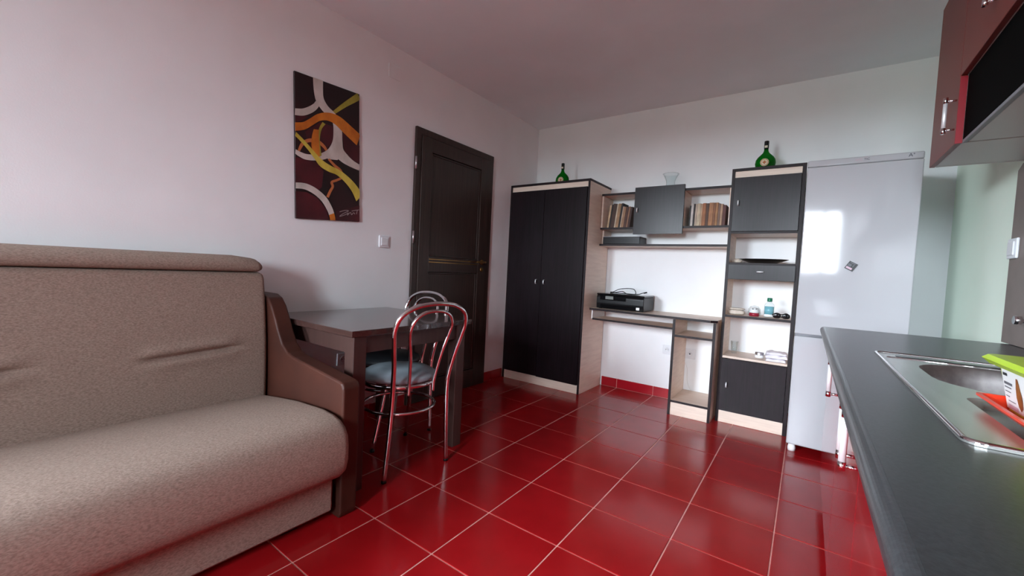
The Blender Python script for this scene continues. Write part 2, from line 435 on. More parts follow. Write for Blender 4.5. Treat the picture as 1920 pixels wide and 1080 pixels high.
q.tube(spline([(0.075, -0.872, 1.10), (0.080, -0.90, 1.10), (0.078, -0.95, 1.099), (0.076, -0.985, 1.098)], 5), 0.008, 10)
build('door_handle', q, 'gold', door)['label'] = 'brass lever handle'
q = MB(); q.lathe([(0.0, 0), (0.02, 0), (0.02, 0.004), (0.012, 0.006), (0.0, 0.006)], 20)
bmesh.ops.rotate(q.bm, verts=q.bm.verts, matrix=Matrix.Rotation(PI / 2, 3, 'Y')); bmesh.ops.translate(q.bm, verts=q.bm.verts, vec=(0.0302, -0.872, 1.035))
build('keyhole_rose', q, 'gold', door)

# ================================================================== SOFA
def loft_y(mb, prof, ys, scales, disp=None):
    """closed profile (x,z) lofted along y; scales inset the profile about its centre for rounded ends"""
    cx = (min(p[0] for p in prof) + max(p[0] for p in prof)) / 2; cz = (min(p[1] for p in prof) + max(p[1] for p in prof)) / 2
    hx = (max(p[0] for p in prof) - min(p[0] for p in prof)) / 2; hz = (max(p[1] for p in prof) - min(p[1] for p in prof)) / 2
    rings = []
    for y, ins in zip(ys, scales):
        ring = []
        for (px, pz) in prof:
            X = cx + (px - cx) * (1 - ins / hx); Z = cz + (pz - cz) * (1 - ins / hz)
            if disp: X, Z = disp(X, y, Z)
            ring.append(mb.bm.verts.new((X, y, Z)))
        rings.append(ring)
    n = len(prof); fs = []
    for A, B in zip(rings[:-1], rings[1:]):
        for k in range(n): fs.append(mb.bm.faces.new((A[k], A[(k + 1) % n], B[(k + 1) % n], B[k])))
    fs.append(mb.bm.faces.new(rings[0])); fs.append(mb.bm.faces.new(rings[-1][::-1]))
    bmesh.ops.recalc_face_normals(mb.bm, faces=fs)
    for f in fs: f.smooth = True
def ends(y0, y1, r, step=0.03, k=6):
    ys, sc = [], []
    for i in range(k + 1):
        a = PI / 2 * i / k; ys.append(y1 - r * (1 - math.sin(a))); sc.append(r * (1 - math.cos(a)) if False else r * (1 - math.sin(PI / 2 * i / k)) * 0 + r * (1 - math.sqrt(max(0, 1 - (1 - i / k) ** 2))))
        ys[-1] = y1 - r * (i / k)
    n = max(2, int((y1 - y0 - 2 * r) / step))
    for i in range(1, n): ys.append(y1 - r - (y1 - y0 - 2 * r) * i / n); sc.append(0)
    for i in range(k, -1, -1): ys.append(y0 + r * (i / k)); sc.append(r * (1 - math.sqrt(max(0, 1 - (1 - i / k) ** 2))))
    return ys, sc
def dense(pts, step=0.02):
    o_ = []
    for a, b in zip(pts, pts[1:] + pts[:1]):
        L = math.hypot(b[0] - a[0], b[1] - a[1]); n = max(1, int(L / step))
        for i in range(n): o_.append((a[0] + (b[0] - a[0]) * i / n, a[1] + (b[1] - a[1]) * i / n))
    return o_
SY0, SY1 = -4.72, -2.742
sofa = thing('sofa', 'taupe tweed sofa with brown leatherette arm along the white wall', 'sofa', (0.45, -3.7, 0))
seat_prof = dense([(0.10, 0.195)] + [(x_, z_) for x_, z_ in ((0.90, 0.195), (0.945, 0.205), (0.972, 0.232), (0.982, 0.27), (0.982, 0.33), (0.975, 0.375), (0.955, 0.405), (0.925, 0.425), (0.88, 0.437), (0.80, 0.441), (0.60, 0.428), (0.40, 0.402), (0.27, 0.382), (0.10, 0.375))], 0.05)
ys, sc = ends(SY0, SY1, 0.035, 0.08)
mb = MB(); loft_y(mb, seat_prof, ys, sc); build('seat', mb, 'fabric', sofa)
CR = [(-3.035, 0.155), (-3.675, 0.155), (-4.315, 0.155)]
def crease(X, y, Z):
    if X > 0.15:
        d = 0
        for c, hw in CR:
            u = abs(y - c) / hw
            if u < 1.25:
                wy = 1.0 if u < 0.8 else max(0, (1.25 - u) / 0.45)
                zc = 0.62 + 0.008 * math.sin((y - c) * 9)
                dz = Z - zc
                d += wy * (-0.024 * math.exp(-(dz / 0.009) ** 2) + 0.008 * math.exp(-((dz - 0.03) / 0.022) ** 2) + 0.006 * math.exp(-((dz + 0.03) / 0.022) ** 2))
        X += d + 0.018 * math.sin(PI * min(1, max(0, (Z - 0.38) / 0.6)))
    return X, Z
bp_ = [(0.05, 0.20), (0.285, 0.20), (0.275, 0.376)]
n = 74
bp_ += [(0.275 - 0.06 * k / n, 0.376 + (0.955 - 0.376) * k / n) for k in range(1, n + 1)]
bp_ += [(0.205, 0.968), (0.185, 0.972), (0.05, 0.972)]
ys, sc = ends(SY0, SY1 - 0.002, 0.022, 0.02)
mb = MB(); loft_y(mb, bp_, ys, sc, crease); build('backrest', mb, 'fabric', sofa)
hp = [(0.05, 0.974), (0.20, 0.974), (0.218, 0.980), (0.226, 0.995), (0.222, 1.015), (0.205, 1.033), (0.175, 1.045), (0.14, 1.049), (0.10, 1.047), (0.07, 1.038), (0.052, 1.02)]
ys, sc = ends(SY0, SY1 - 0.006, 0.03, 0.08)
def top_round(X, y, Z):
    # the roll's ends drop off
    for e_ in (SY1 - 0.006, SY0):
        d = abs(y - e_)
        if d < 0.09 and Z > 0.974: Z = 0.974 + (Z - 0.974) * (0.74 + 0.26 * math.sin(PI / 2 * d / 0.09))
    return X, Z
mb = MB(); loft_y(mb, hp, ys, sc, top_round); build('headrest_roll', mb, 'fabric', sofa)
boxp('front_panel', (0.10, 0.885, SY0 + .01, SY1 - 0.012, 0.035, 0.193), 'fabric', sofa, 0.012)
arm = [(0.05, 0.0), (0.895, 0.0), (0.905, 0.02), (0.905, 0.535), (0.892, 0.556), (0.86, 0.562), (0.60, 0.588), (0.50, 0.598), (0.44, 0.612), (0.39, 0.645), (0.35, 0.70), (0.31, 0.765), (0.275, 0.815), (0.235, 0.850), (0.19, 0.866), (0.05, 0.866)]
for y0, y1 in ((-2.738, -2.662), (-4.80, -4.725)):
    mb = MB(); mb.prism(arm, 'y', y0, y1, 0.009, 3, smooth=False); build('arm', mb, 'leather', sofa)['label'] = 'brown leatherette arm'
for xx in (0.16, 0.80):
    for yy in (-2.90, -4.6): boxp('foot', (xx - .03, xx + .03, yy - .03, yy + .03, 0.0, 0.0345), 'black', sofa)

# ================================================================== DINING TABLE
TX0, TX1, TY0, TY1 = 0.014, 0.800, -2.640, -1.858
table = thing('dining_table', 'dark walnut dining table with bare top against the white wall', 'table', ((TX0 + TX1) / 2, (TY0 + TY1) / 2, 0))
boxp('tabletop', (TX0, TX1, TY0, TY1, 0.717, 0.745), 'table_wood', table, 0.002)
LI = 0.03; LW = 0.068
for xa in (TX0 + LI, TX1 - LI - LW):
    for ya in (TY0 + LI, TY1 - LI - LW + .01):
        boxp('leg', (xa, xa + LW, ya, ya + LW, 0.0, 0.716), 'table_leg', table, 0.003)
a0, a1, b0, b1 = TX0 + LI + LW, TX1 - LI - LW, TY0 + LI + LW, TY1 - LI - LW + .01
for b in ((a0, a1, TY0 + .042, TY0 + .062), (a0, a1, TY1 - .052, TY1 - .032), (TX0 + .042, TX0 + .062, b0, b1), (TX1 - .062, TX1 - .042, b0, b1)):
    boxp('apron', (*b, 0.632, 0.716), 'table_leg', table)

# ================================================================== CHAIRS
def make_chair(label, loc, rz, vinyl, seat_label):
    c = thing('bistro_chair', label, 'chair', loc, rz)
    half = [(-0.195, 0.183, 0.006), (-0.203, 0.168, 0.22), (-0.208, 0.160, 0.40), (-0.213, 0.162, 0.47), (-0.232, 0.172, 0.56), (-0.262, 0.194, 0.68), (-0.280, 0.203, 0.745), (-0.300, 0.183, 0.81), (-0.315, 0.118, 0.85), (-0.322, 0.042, 0.864)]
    path = half + [(x_, -y_, z_) for x_, y_, z_ in half[::-1]]
    q = MB(); q.tube(spline(path, 6), 0.0118, 12); build('back_hoop', q, 'chrome', c, False)
    half = [(-0.206, 0.072, 0.405), (-0.212, 0.073, 0.47), (-0.240, 0.090, 0.60), (-0.264, 0.113, 0.70), (-0.283, 0.117, 0.755), (-0.298, 0.092, 0.802), (-0.307, 0.040, 0.826)]
    path = half + [(x_, -y_, z_) for x_, y_, z_ in half[::-1]]
    q = MB(); q.tube(spline(path, 6), 0.0088, 10); build('inner_hoop', q, 'chrome', c, False)
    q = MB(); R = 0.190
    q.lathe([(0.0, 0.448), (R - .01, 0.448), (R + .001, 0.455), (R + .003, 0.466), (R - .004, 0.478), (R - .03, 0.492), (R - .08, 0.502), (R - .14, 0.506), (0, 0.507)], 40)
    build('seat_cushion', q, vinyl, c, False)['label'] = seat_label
    q = MB(); q.tube([((R - .004) * math.cos(2 * PI * k / 40), (R - .004) * math.sin(2 * PI * k / 40), 0.436) for k in range(40)], 0.011, 10, closed=True)
    build('seat_ring', q, 'chrome', c, False)
    q = MB(); r2 = 0.186
    q.tube([(-0.008 + r2 * math.cos(2 * PI * k / 40), r2 * math.sin(2 * PI * k / 40), 0.305) for k in range(40)], 0.0085, 10, closed=True)
    build('stretcher_ring', q, 'chrome', c, False)
    for s_ in (-1, 1):
        q = MB(); q.tube(spline([(0.105, s_ * 0.150, 0.432), (0.135, s_ * 0.163, 0.30), (0.228, s_ * 0.198, 0.006)], 4), 0.0105, 12)
        build('leg', q, 'chrome', c, False)
    for fx, fy in ((-0.195, .183), (-0.195, -.183), (0.228, .198), (0.228, -.198)):
        q = MB(); q.lathe([(0.0, 0.0), (0.0122, 0.0), (0.0122, 0.012), (0.0, 0.012)], 12, cx=fx, cy=fy); build('foot_cap', q, 'black', c, False)
    return c
make_chair('chrome hoop-back chair with grey-blue round seat drawn up to the table side near the viewer', (0.634, -2.238, 0), math.radians(172), 'vinyl', 'round grey-blue vinyl seat cushion')
make_chair('chrome hoop-back chair tucked behind the table, between table and brown door', (0.292, -2.045, 0), math.radians(-92), 'vinyl_shaded', 'round vinyl seat cushion darkened for the shade under the table')

# ================================================================== WARDROBE
WX0, WX1, WF, WH = 0.014, 0.838, -0.462, 1.850
ward = thing('wardrobe', 'tall two-door wardrobe of pale maple with black doors in the corner', 'wardrobe', ((WX0 + WX1) / 2, WF / 2, 0))
boxp('side_panel', (WX0, WX0 + .018, WF + .002, -0.012, 0.0, WH - .019), 'maple', ward)
boxp('side_panel', (WX1 - .018, WX1, WF + .002, -0.012, 0.0, WH - .019), 'maple', ward)
boxp('top_panel', (WX0, WX1, WF + .002, -0.012, WH - .018, WH - .001), 'maple_h', ward)
boxp('back_panel', (WX0 + .019, WX1 - .019, -0.018, -0.013, 0.08, WH - .02), 'maple', ward)
boxp('bottom_panel', (WX0 + .019, WX1 - .019, WF + .02, -0.019, 0.083, 0.10), 'maple_h', ward)
boxp('plinth', (WX0 + .019, WX1 - .019, WF + .004, WF + .02, 0.0, 0.082), 'maple', ward)
boxp('top_fascia', (WX0 + .019, WX1 - .019, WF + .004, WF + .02, WH - .066, WH - .02), 'maple', ward)
for b in ((WX0 - .0008, WX0 + .0185, WF - .002, WF + .0015, 0.0, WH), (WX1 - .0185, WX1 + .0008, WF - .002, WF + .0015, 0.0, WH), (WX0 + .019, WX1 - .019, WF - .002, WF + .0015, WH - .02, WH), (WX1 + .0002, WX1 + .0022, WF, -0.012, WH - .018, WH)):
    boxp('edge_band', b, 'wenge_edge', ward, 0.0004)
wm = 0.402
for xa, xb, zb, hx in ((WX0 + .0195, wm - .0015, 0.083, wm - .042), (wm + .0015, WX1 - .0195, 0.079, wm + .042)):
    d = boxp('door', (xa, xb, WF - .014, WF + .003, zb, WH - .068), 'wenge', ward, 0.001)
    q = MB(); q.tube([(hx, WF - .014, 0.932), (hx, WF - .032, 0.936), (hx, WF - .034, 0.950), (hx, WF - .032, 0.966), (hx, WF - .014, 0.970)], 0.005, 8)
    build('handle', q, 'silver', d)['label'] = 'small satin silver bow handle'

# ================================================================== TALL SHELF UNIT (tower)
X0, X1, TF, TH = 1.884, 2.322, -0.305, 1.855
tower = thing('shelf_unit', 'tall narrow shelf unit with black doors and drawer, between desk and fridge', 'shelf unit', ((X0 + X1) / 2, TF / 2, 0))
TB = -0.012
boxp('side_panel', (X0, X0 + .018, TF + .002, TB, 0, TH - .019), 'maple', tower)
sp_ = boxp('side_panel', (X1 - .018, X1, TF + .002, TB, 0, TH - .019), 'maple', tower)
boxp('top_panel', (X0, X1, TF + .002, TB, TH - .018, TH - .001), 'maple_h', tower)
for b in ((X0 - .001, X0 + .0188, TF - .002, TF + .0015, 0, TH), (X1 - .0188, X1 + .004, TF - .002, TF + .0015, 0, TH), (X0 + .019, X1 - .019, TF - .002, TF + .0015, TH - .02, TH)):
    boxp('edge_band', b, 'wenge_edge', tower, 0.0004)
xa, xb = X0 + .0185, X1 - .0185
boxp('top_fascia', (xa, xb, TF + .004, TF + .02, TH - .066, TH - .02), 'maple', tower)
boxp('plinth', (xa, xb, TF + .004, TF + .02, 0, 0.088), 'maple', tower)
for z in (1.388, 0.780):
    s_ = boxp('shelf', (xa, xb, TF + .004, TB, z, z + .017), 'maple_h', tower)
    boxp('shelf_edge', (xa, xb, TF - .0005, TF + .0036, z, z + .017), 'wenge_edge', s_, 0.0004)
boxp('shelf', (xa, xb, TF + .002, TB, 0.478, 0.495), 'maple_h', tower)
boxp('shelf', (xa, xb, TF + .02, TB, 1.166, 1.180), 'maple_h', tower)
boxp('shelf', (xa, xb, TF + .02, TB, 1.060, 1.074), 'maple_h', tower)
boxp('shelf', (xa, xb, TF + .02, TB, 0.088, 0.104), 'maple_h', tower)
boxp('wenge_shelf_top', (xa, xb, TF + .002, TF + .019, 1.166, 1.180), 'wenge_edge', tower)
def vhandle(x, y, z, parent, L=.034):
    q = MB(); q.tube([(x, y, z - L / 2), (x, y - .018, z - L / 2 + .003), (x, y - .02, z), (x, y - .018, z + L / 2 - .003), (x, y, z + L / 2)], 0.0048, 8)
    build('handle', q, 'silver', parent)['label'] = 'small satin silver bow handle'
d = boxp('door', (xa + .001, xb - .001, TF - .016, TF + .001, 1.403, TH - .068), 'wenge', tower); vhandle(1.938, TF - .016, 1.605, d)
d = boxp('door', (xa + .001, xb - .001, TF - .012, TF + .001, 0.090, 0.476), 'wenge', tower); vhandle(1.945, TF - .012, 0.285, d)
d = boxp('drawer', (xa + .001, xb + .004, TF - .017, TF + .001, 1.058, 1.166), 'wenge', tower)
q = MB(); q.tube([(2.085, TF - .017, 1.117), (2.088, TF - .035, 1.117), (2.105, TF - .037, 1.117), (2.122, TF - .035, 1.117), (2.125, TF - .017, 1.117)], 0.0048, 8)
build('handle', q, 'silver', d)['label'] = 'small satin silver bow handle'

# ================================================================== WALL SHELF (hutch)
HX0, HX1, HF, HT = 0.846, 1.880, -0.225, 1.757
hutch = thing('wall_shelf', 'pale maple wall shelf with two book niches and a black middle door', 'shelf', ((HX0 + HX1) / 2, HF / 2, 1.30))
HB = -0.004
for nm, z, za in (('top_board', HT - .017, HT), ('book_shelf', 1.444, 1.460), ('lower_shelf', 1.300, 1.316)):
    s_ = boxp(nm, (HX0, HX1, HF + .002, HB, z, za), 'maple_h', hutch)
    boxp('edge_band', (HX0, HX1, HF - .003, HF + .0015, z - .0004, za + .0004), 'wenge_edge', s_, 0.0004)
boxp('side_panel', (HX0, HX0 + .016, HF + .004, HB, 1.461, HT - .018), 'maple', hutch)
boxp('side_panel', (HX0, HX0 + .016, HF + .05, HB, 1.317, 1.443), 'maple', hutch)
boxp('side_panel', (HX1 - .016, HX1, HF + .004, HB, 1.461, HT - .018), 'maple', hutch)
boxp('divider', (1.158, 1.174, HF + .004, HB, 1.461, HT - .018), 'maple', hutch)
boxp('divider', (1.532, 1.548, HF + .004, HB, 1.461, HT - .018), 'maple', hutch)
d = boxp('door', (1.150, 1.548, HF - .022, HF - .004, 1.398, 1.788), 'wenge', hutch); vhandle(1.180, HF - .022, 1.598, d)

# ================================================================== DESK
desk = thing('computer_desk', 'pale maple computer desk with black edges between wardrobe and shelf unit', 'desk', (1.36, -0.21, 0))
top_poly = [(0.850, -0.362), (1.825, -0.418), (1.868, -0.385), (1.868, -0.004), (0.850, -0.004)]
mb = MB(); mb.prism(top_poly, 'z', 0.734, 0.750, 0.001)
dt = build('desktop', mb, 'maple_h', desk)
mb = MB()
def strip(mb, p, q, z0, z1, t_=.003):
    d = Vector((q[0] - p[0], q[1] - p[1], 0)); d.normalize(); n_ = Vector((d.y, -d.x, 0)) * t_
    mb.prism([(p[0], p[1]), (q[0], q[1]), (q[0] + n_.x, q[1] + n_.y), (p[0] + n_.x, p[1] + n_.y)], 'z', z0, z1)
strip(mb, (0.850, -0.3625), (1.825, -0.4185), 0.7335, 0.7505); strip(mb, (1.826, -0.4185), (1.8685, -0.3855), 0.7335, 0.7505)
build('edge_band', mb, 'wenge_edge', dt)
mb = MB(); mb.prism([(0.868, -0.335), (1.556, -0.372), (1.556, -0.06), (0.868, -0.06)], 'z', 0.648, 0.662, 0.001)
kt = build('keyboard_tray', mb, 'maple_h', desk)
mb = MB(); strip(mb, (0.868, -0.3355), (1.556, -0.3725), 0.6475, 0.6625); build('edge_band', mb, 'wenge_edge', kt)
for b in ((0.855, 0.866, -0.33, -0.06, 0.655, 0.733), (1.5575, 1.5645, -0.36, -0.06, 0.650, 0.672)): boxp('drawer_runner', b, 'white_plastic', desk)
PF = -0.412
PX0, PX1 = 1.566, 1.864
for xa_, xb_ in ((PX0, PX0 + .017), (PX1 - .017, PX1)):
    boxp('side_panel', (xa_, xb_, PF + .002, -0.012, 0, 0.733), 'maple' if xa_ == PX0 else 'maple', desk)
    boxp('edge_band', (xa_ - .0006, xb_ + .0006, PF - .002, PF + .0015, 0, 0.733), 'wenge_edge', desk, 0.0004)
for z in (0.600, 0.098):
    s_ = boxp('shelf', (PX0 + .018, PX1 - .018, PF + .004, -0.012, z, z + .016), 'maple_h', desk)
    boxp('shelf_edge', (PX0 + .018, PX1 - .018, PF, PF + .0036, z, z + .016), 'wenge_edge', s_, 0.0004)
boxp('plinth', (PX0 + .018, PX1 - .018, PF + .006, PF + .022, 0, 0.097), 'maple', desk)

# ================================================================== FRIDGE
FX0, FX1, FF, FH = 2.334, 2.845, -0.600, 1.792
fr = thing('fridge', 'tall white fridge freezer with glossy doors beside the shelf unit', 'fridge', ((FX0 + FX1) / 2, -0.32, 0))
boxp('body', (FX0 + .003, FX1 - .003, FF + .055, -0.04, 0.052, FH - .004), 'fridge', fr, 0.006)
mb = MB(); mb.box(FX0, FX1, FF, FF + .05, 0.742, 1.7515, 0.006, 3); d1 = build('upper_door', mb, 'fridge', fr)
mb = MB(); mb.box(FX0, FX1, FF, FF + .05, 0.052, 0.728, 0.008, 3); d2 = build('lower_door', mb, 'fridge', fr)
mb = MB(); mb.box(FX0, FX1, FF + .001, FF + .06, 1.7528, FH, 0.008, 3); band = build('top_band', mb, 'fridge', fr)
boxp('door_gap', (FX0 + .004, FX1 - .004, FF + .012, FF + .05, 0.7285, 0.7415), 'grey_plastic', fr, 0)
boxp('grip', (FX0 + .07, FX1 - .07, FF - .003, FF + .004, 0.733, 0.739), 'grey_plastic', fr, 0.001)
for xx in (FX0 + .03, FX1 - .03):
    for yy in (FF + .05, -0.09): q = MB(); q.lathe([(0, 0), (0.02, 0), (0.022, 0.02), (0.014, 0.052), (0, 0.052)], 14, cx=xx, cy=yy); build('foot', q, 'white_plastic', fr)
text_mesh('brand_lettering', 'ARC', 0.017, 'red_text', fr, (2.554, FF + .0012, 1.768), (PI / 2, 0, 0))
text_mesh('brand_lettering', 'TIC', 0.017, 'dark_text', fr, (2.594, FF + .0012, 1.768), (PI / 2, 0, 0))
text_mesh('energy_mark', 'A', 0.026, 'dark_text', fr, (2.780, FF + .0012, 1.766), (PI / 2, 0, 0))
text_mesh('energy_mark', '+', 0.018, 'dark_text', fr, (2.797, FF + .0012, 1.774), (PI / 2, 0, 0))
# fridge magnet
mg = thing('fridge_magnet', 'small dark picture magnet stuck askew on the white fridge door', 'magnet', (2.577, FF - .001, 1.163))
def diamond(mb, pts, y0, y1):
    mb.prism(pts, 'y', y0, y1)
R_ = Matrix.Rotation(math.radians(-30), 2)
def rr(u, v): q_ = R_ @ Vector((u, v)); return (2.577 + q_.x, 1.163 + q_.y)
q = MB(); q.prism([rr(-.022, -.024), rr(.022, -.024), rr(.022, .024), rr(-.022, .024)], 'y', FF - .004, FF - .0005); build('magnet_plate', q, 'black', mg)
q = MB(); q.prism([rr(-.018, -.019), rr(.012, -.019), rr(.012, -.008), rr(-.018, -.008)], 'y', FF - .0046, FF - .0041); build('print_patch', q, 'pink_print', mg)
q = MB(); q.prism([rr(-.018, -.004), rr(-.001, -.004), rr(-.001, .010), rr(-.018, .010)], 'y', FF - .0046, FF - .0041)
q.prism([rr(.006, -.002), rr(.010, -.002), rr(.010, .015), rr(.006, .015)], 'y', FF - .0046, FF - .0041)
q.prism([rr(-.014, .015), rr(.012, .017), rr(.012, .021), rr(-.014, .020)], 'y', FF - .0046, FF - .0041); build('print_patch', q, 'grey_text', mg)

# ================================================================== KITCHEN BASE UNITS, WORKTOP
KX, KY, KZ = 2.446, -1.075, 0.838
KE = -4.60
def rrect(x0, x1, y0, y1, r, n=6):
    o_ = []
    for cx_, cy_, a0_ in ((x1 - r, y1 - r, 0), (x0 + r, y1 - r, PI / 2), (x0 + r, y0 + r, PI), (x1 - r, y0 + r, 1.5 * PI)):
        for k in range(n + 1):
            a_ = a0_ + PI / 2 * k / n; o_.append((cx_ + r * math.cos(a_), cy_ + r * math.sin(a_)))
    return o_
def plate_with_holes(mb, outer, holes, z0, z1):
    """flat plate with real holes"""
    fs = []
    for z in (z0, z1):
        es = []
        for lp in [outer] + holes:
            vs = [mb.bm.verts.new((p[0], p[1], z)) for p in lp]
            es += [mb.bm.edges.new((vs[k], vs[(k + 1) % len(vs)])) for k in range(len(vs))]
        fs += [g_ for g_ in bmesh.ops.triangle_fill(mb.bm, edges=es, use_beauty=True)['geom'] if isinstance(g_, bmesh.types.BMFace)]
    for lp in [outer] + holes:
        for k in range(len(lp)):
            a_, b_ = lp[k], lp[(k + 1) % len(lp)]
            fs.append(mb.quad((a_[0], a_[1], z0), (b_[0], b_[1], z0), (b_[0], b_[1], z1), (a_[0], a_[1], z1)))
    bmesh.ops.remove_doubles(mb.bm, verts=mb.bm.verts, dist=1e-6)
    bmesh.ops.recalc_face_normals(mb.bm, faces=[f for f in mb.bm.faces])
SX0, SX1, SNY, SFY = 2.566, 3.030, -2.872, -1.925     # sink outline
wt = thing('worktop', 'long charcoal kitchen worktop with inset steel sink', 'worktop', (2.77, -2.8, 0.80))
mb = MB(); outer = [(KX + .018, KE), (ROOM_X - .003, KE), (ROOM_X - .003, KY), (KX + .018, KY)]
plate_with_holes(mb, outer, [rrect(SX0 + .02, SX1 - .02, SNY + .02, SFY - .02, .03)], KZ - .036, KZ)
build('board', mb, 'worktop', wt)
mb = MB(); nose = [(KX + .0179, KZ - .036)] + [(KX + .018 - .018 * math.sin(PI * k / 20), KZ - .018 + (-.018) * math.cos(PI * k / 20)) for k in range(1, 20)] + [(KX + .0179, KZ)]
mb.prism([(p[0], p[1]) for p in nose], 'y', KE, KY)
build('front_edge', mb, 'worktop', wt)
units = [(-1.08, -1.98), (-1.98, -2.58), (-2.58, -3.18), (-3.18, -3.90), (-3.90, -4.58)]
names = ['red-fronted base unit at the fridge end of the worktop', 'red-fronted base unit under the far half of the sink', 'red-fronted base unit under the near half of the sink', 'red-fronted base unit under the bare worktop near the viewer', 'red-fronted base unit at the window end of the worktop']
for (ya, yb), lb in zip(units, names):
    u = thing('base_cabinet', lb, 'cabinet', (2.78, (ya + yb) / 2, 0), group='red base units under the worktop')
    g_ = .001
    boxp('side_panel', (2.512, 3.075, ya - .017, ya - g_, 0.10, 0.800), 'white_lam', u)
    boxp('side_panel', (2.512, 3.075, yb + g_, yb + .017, 0.10, 0.800), 'white_lam', u)
    boxp('bottom_panel', (2.512, 3.075, yb + .018, ya - .018, 0.10, 0.117), 'white_lam', u)
    boxp('plinth', (2.55, 2.566, yb + g_, ya - g_, 0.0, 0.099), 'red_gloss', u)
    d = boxp('door', (2.491, 2.510, yb + .0015, ya - .0015, 0.104, 0.796), 'red_gloss', u, 0.0015)
    hy = yb + .045 if ya > -1.5 else (ya - .035 if ya == -2.58 else yb + .035)
    q = MB(); q.cyl((2.460, hy, 0.690), (2.460, hy, 0.780), 0.0066, 12); hb = build('handle', q, 'silver', d)
    for za, zb_, zp in ((0.672, 0.6895, 0.681), (0.7805, 0.792, 0.786)):
        q2 = MB(); q2.cyl((2.460, hy, za), (2.460, hy, zb_), 0.0070, 12); q2.cyl((2.466, hy, zp), (2.490, hy, zp), 0.004, 8)
        build('handle_post', q2, 'chrome', d)

# ------------------------------------------------------------------ sink
sink = thing('kitchen_sink', 'inset stainless steel sink with one bowl and a drainer', 'sink', (2.79, -2.4, KZ))
B1 = (2.632, 2.985, -2.455, -2.045, .14); B2 = (2.640, 2.985, -2.825, -2.515, .03)
mb = MB()
plate_with_holes(mb, rrect(SX0, SX1, SNY, SFY, .022), [rrect(*B1), rrect(*B2)], KZ + .0005, KZ + .0035)
build('rim_plate', mb, 'steel', sink)
def basin(mb, B, zs, ins):
    loops = []
    for z, i_ in zip(zs, ins):
        loops.append([mb.bm.verts.new((p[0], p[1], z)) for p in rrect(B[0] + i_, B[1] - i_, B[2] + i_, B[3] - i_, max(.012, B[4] - i_ * .5))])
    for A, C_ in zip(loops[:-1], loops[1:]):
        for k in range(len(A)): mb.bm.faces.new((A[k], A[(k + 1) % len(A)], C_[(k + 1) % len(A)], C_[k])).smooth = True
    mb.bm.faces.new(loops[-1])
mb = MB(); basin(mb, B1, [KZ + .003, KZ - .004, KZ - .03, KZ - .12, KZ - .145, KZ - .15], [0, .004, .010, .022, .045, .075])
bowl = build('bowl', mb, 'steel_bowl', sink)
q = MB(); q.lathe([(0.0, KZ - .1485), (0.04, KZ - .1485), (0.042, KZ - .147), (0.0, KZ - .147)], 20, cx=2.81, cy=-2.25); build('drain', q, 'chrome', bowl)
mb = MB(); basin(mb, B2, [KZ + .003, KZ - .001, KZ - .012, KZ - .014], [0, .003, .008, .016]); dr = build('drainer', mb, 'steel', sink)
q = MB()
for k in range(5):
    yy = -2.79 + k * .06; q.tube([(2.69, yy, KZ - .0135), (2.96, yy, KZ - .0135)], 0.004, 8)
build('drainer_rib', q, 'steel', dr)['kind'] = 'stuff'
q = MB()
# raised bead round the plate and the pressed step along the far edge
lp = rrect(SX0 + .004, SX1 - .004, SNY + .004, SFY - .004, .02, 6)
q.tube([(p[0], p[1], KZ + .0035) for p in lp], 0.004, 8, closed=True)
q.tube([(2.585, -2.035, KZ + .0035), (2.99, -2.035, KZ + .0035)], .0022, 8)
build('raised_bead', q, 'chrome', sink)
q = MB(); q.box(2.61, 2.99, -2.012, -1.985, KZ + .0036, KZ + .0046, .0004); build('dark_reflection', q, 'black', sink)  # black strip standing for the dark reflection along the far step

# plastic box and tray on the drainer
ty = thing('serving_tray', 'orange-red plastic tray lying on the sink drainer', 'tray', (2.79, -2.76, KZ + .004))
mb = MB(); Z0 = KZ + .0048
def tray_loops(mb, x0, x1, y0, y1, spec):
    loops = [[mb.bm.verts.new((p[0], p[1], z)) for p in rrect(x0 + i_, x1 - i_, y0 + i_, y1 - i_, r_, 4)] for i_, z, r_ in spec]
    mb.bm.faces.new(loops[0][::-1])
    for A, C_ in zip(loops[:-1], loops[1:]):
        for k in range(len(A)): mb.bm.faces.new((A[k], A[(k + 1) % len(A)], C_[(k + 1) % len(A)], C_[k]))
    mb.bm.faces.new(loops[-1])
tray_loops(mb, 2.640, 2.93, -2.915, -2.578, [(.022, Z0, .012), (.004, Z0 + .016, .012), (0, Z0 + .018, .012), (0, Z0 + .0215, .012), (.006, Z0 + .0215, .011), (.024, Z0 + .003, .01)])
build('tray_body', mb, 'tray_red', ty)
bx = thing('food_box', 'lime green plastic food box with white label standing in the red tray', 'box', (2.76, -2.74, Z0 + .004))
Zb = Z0 + .0035
mb = MB()
def taper_box(mb, b0, b1, z0, z1):
    lo_ = [mb.bm.verts.new((p[0], p[1], z0)) for p in rrect(*b0, .012, 4)]; hi_ = [mb.bm.verts.new((p[0], p[1], z1)) for p in rrect(*b1, .014, 4)]
    mb.bm.faces.new(lo_[::-1]); mb.bm.faces.new(hi_)
    for k in range(len(lo_)): mb.bm.faces.new((lo_[k], lo_[(k + 1) % len(lo_)], hi_[(k + 1) % len(lo_)], hi_[k]))
taper_box(mb, (2.675, 2.875, -2.837, -2.602), (2.662, 2.888, -2.850, -2.589), Zb, Zb + .074)
build('box_body', mb, 'lime', bx)
mb = MB(); taper_box(mb, (2.652, 2.898, -2.860, -2.579), (2.644, 2.906, -2.868, -2.571), Zb + .0745, Zb + .083); taper_box(mb, (2.644, 2.906, -2.868, -2.571), (2.65, 2.9, -2.862, -2.577), Zb + .0832, Zb + .090)
build('lid', mb, 'lime', bx)
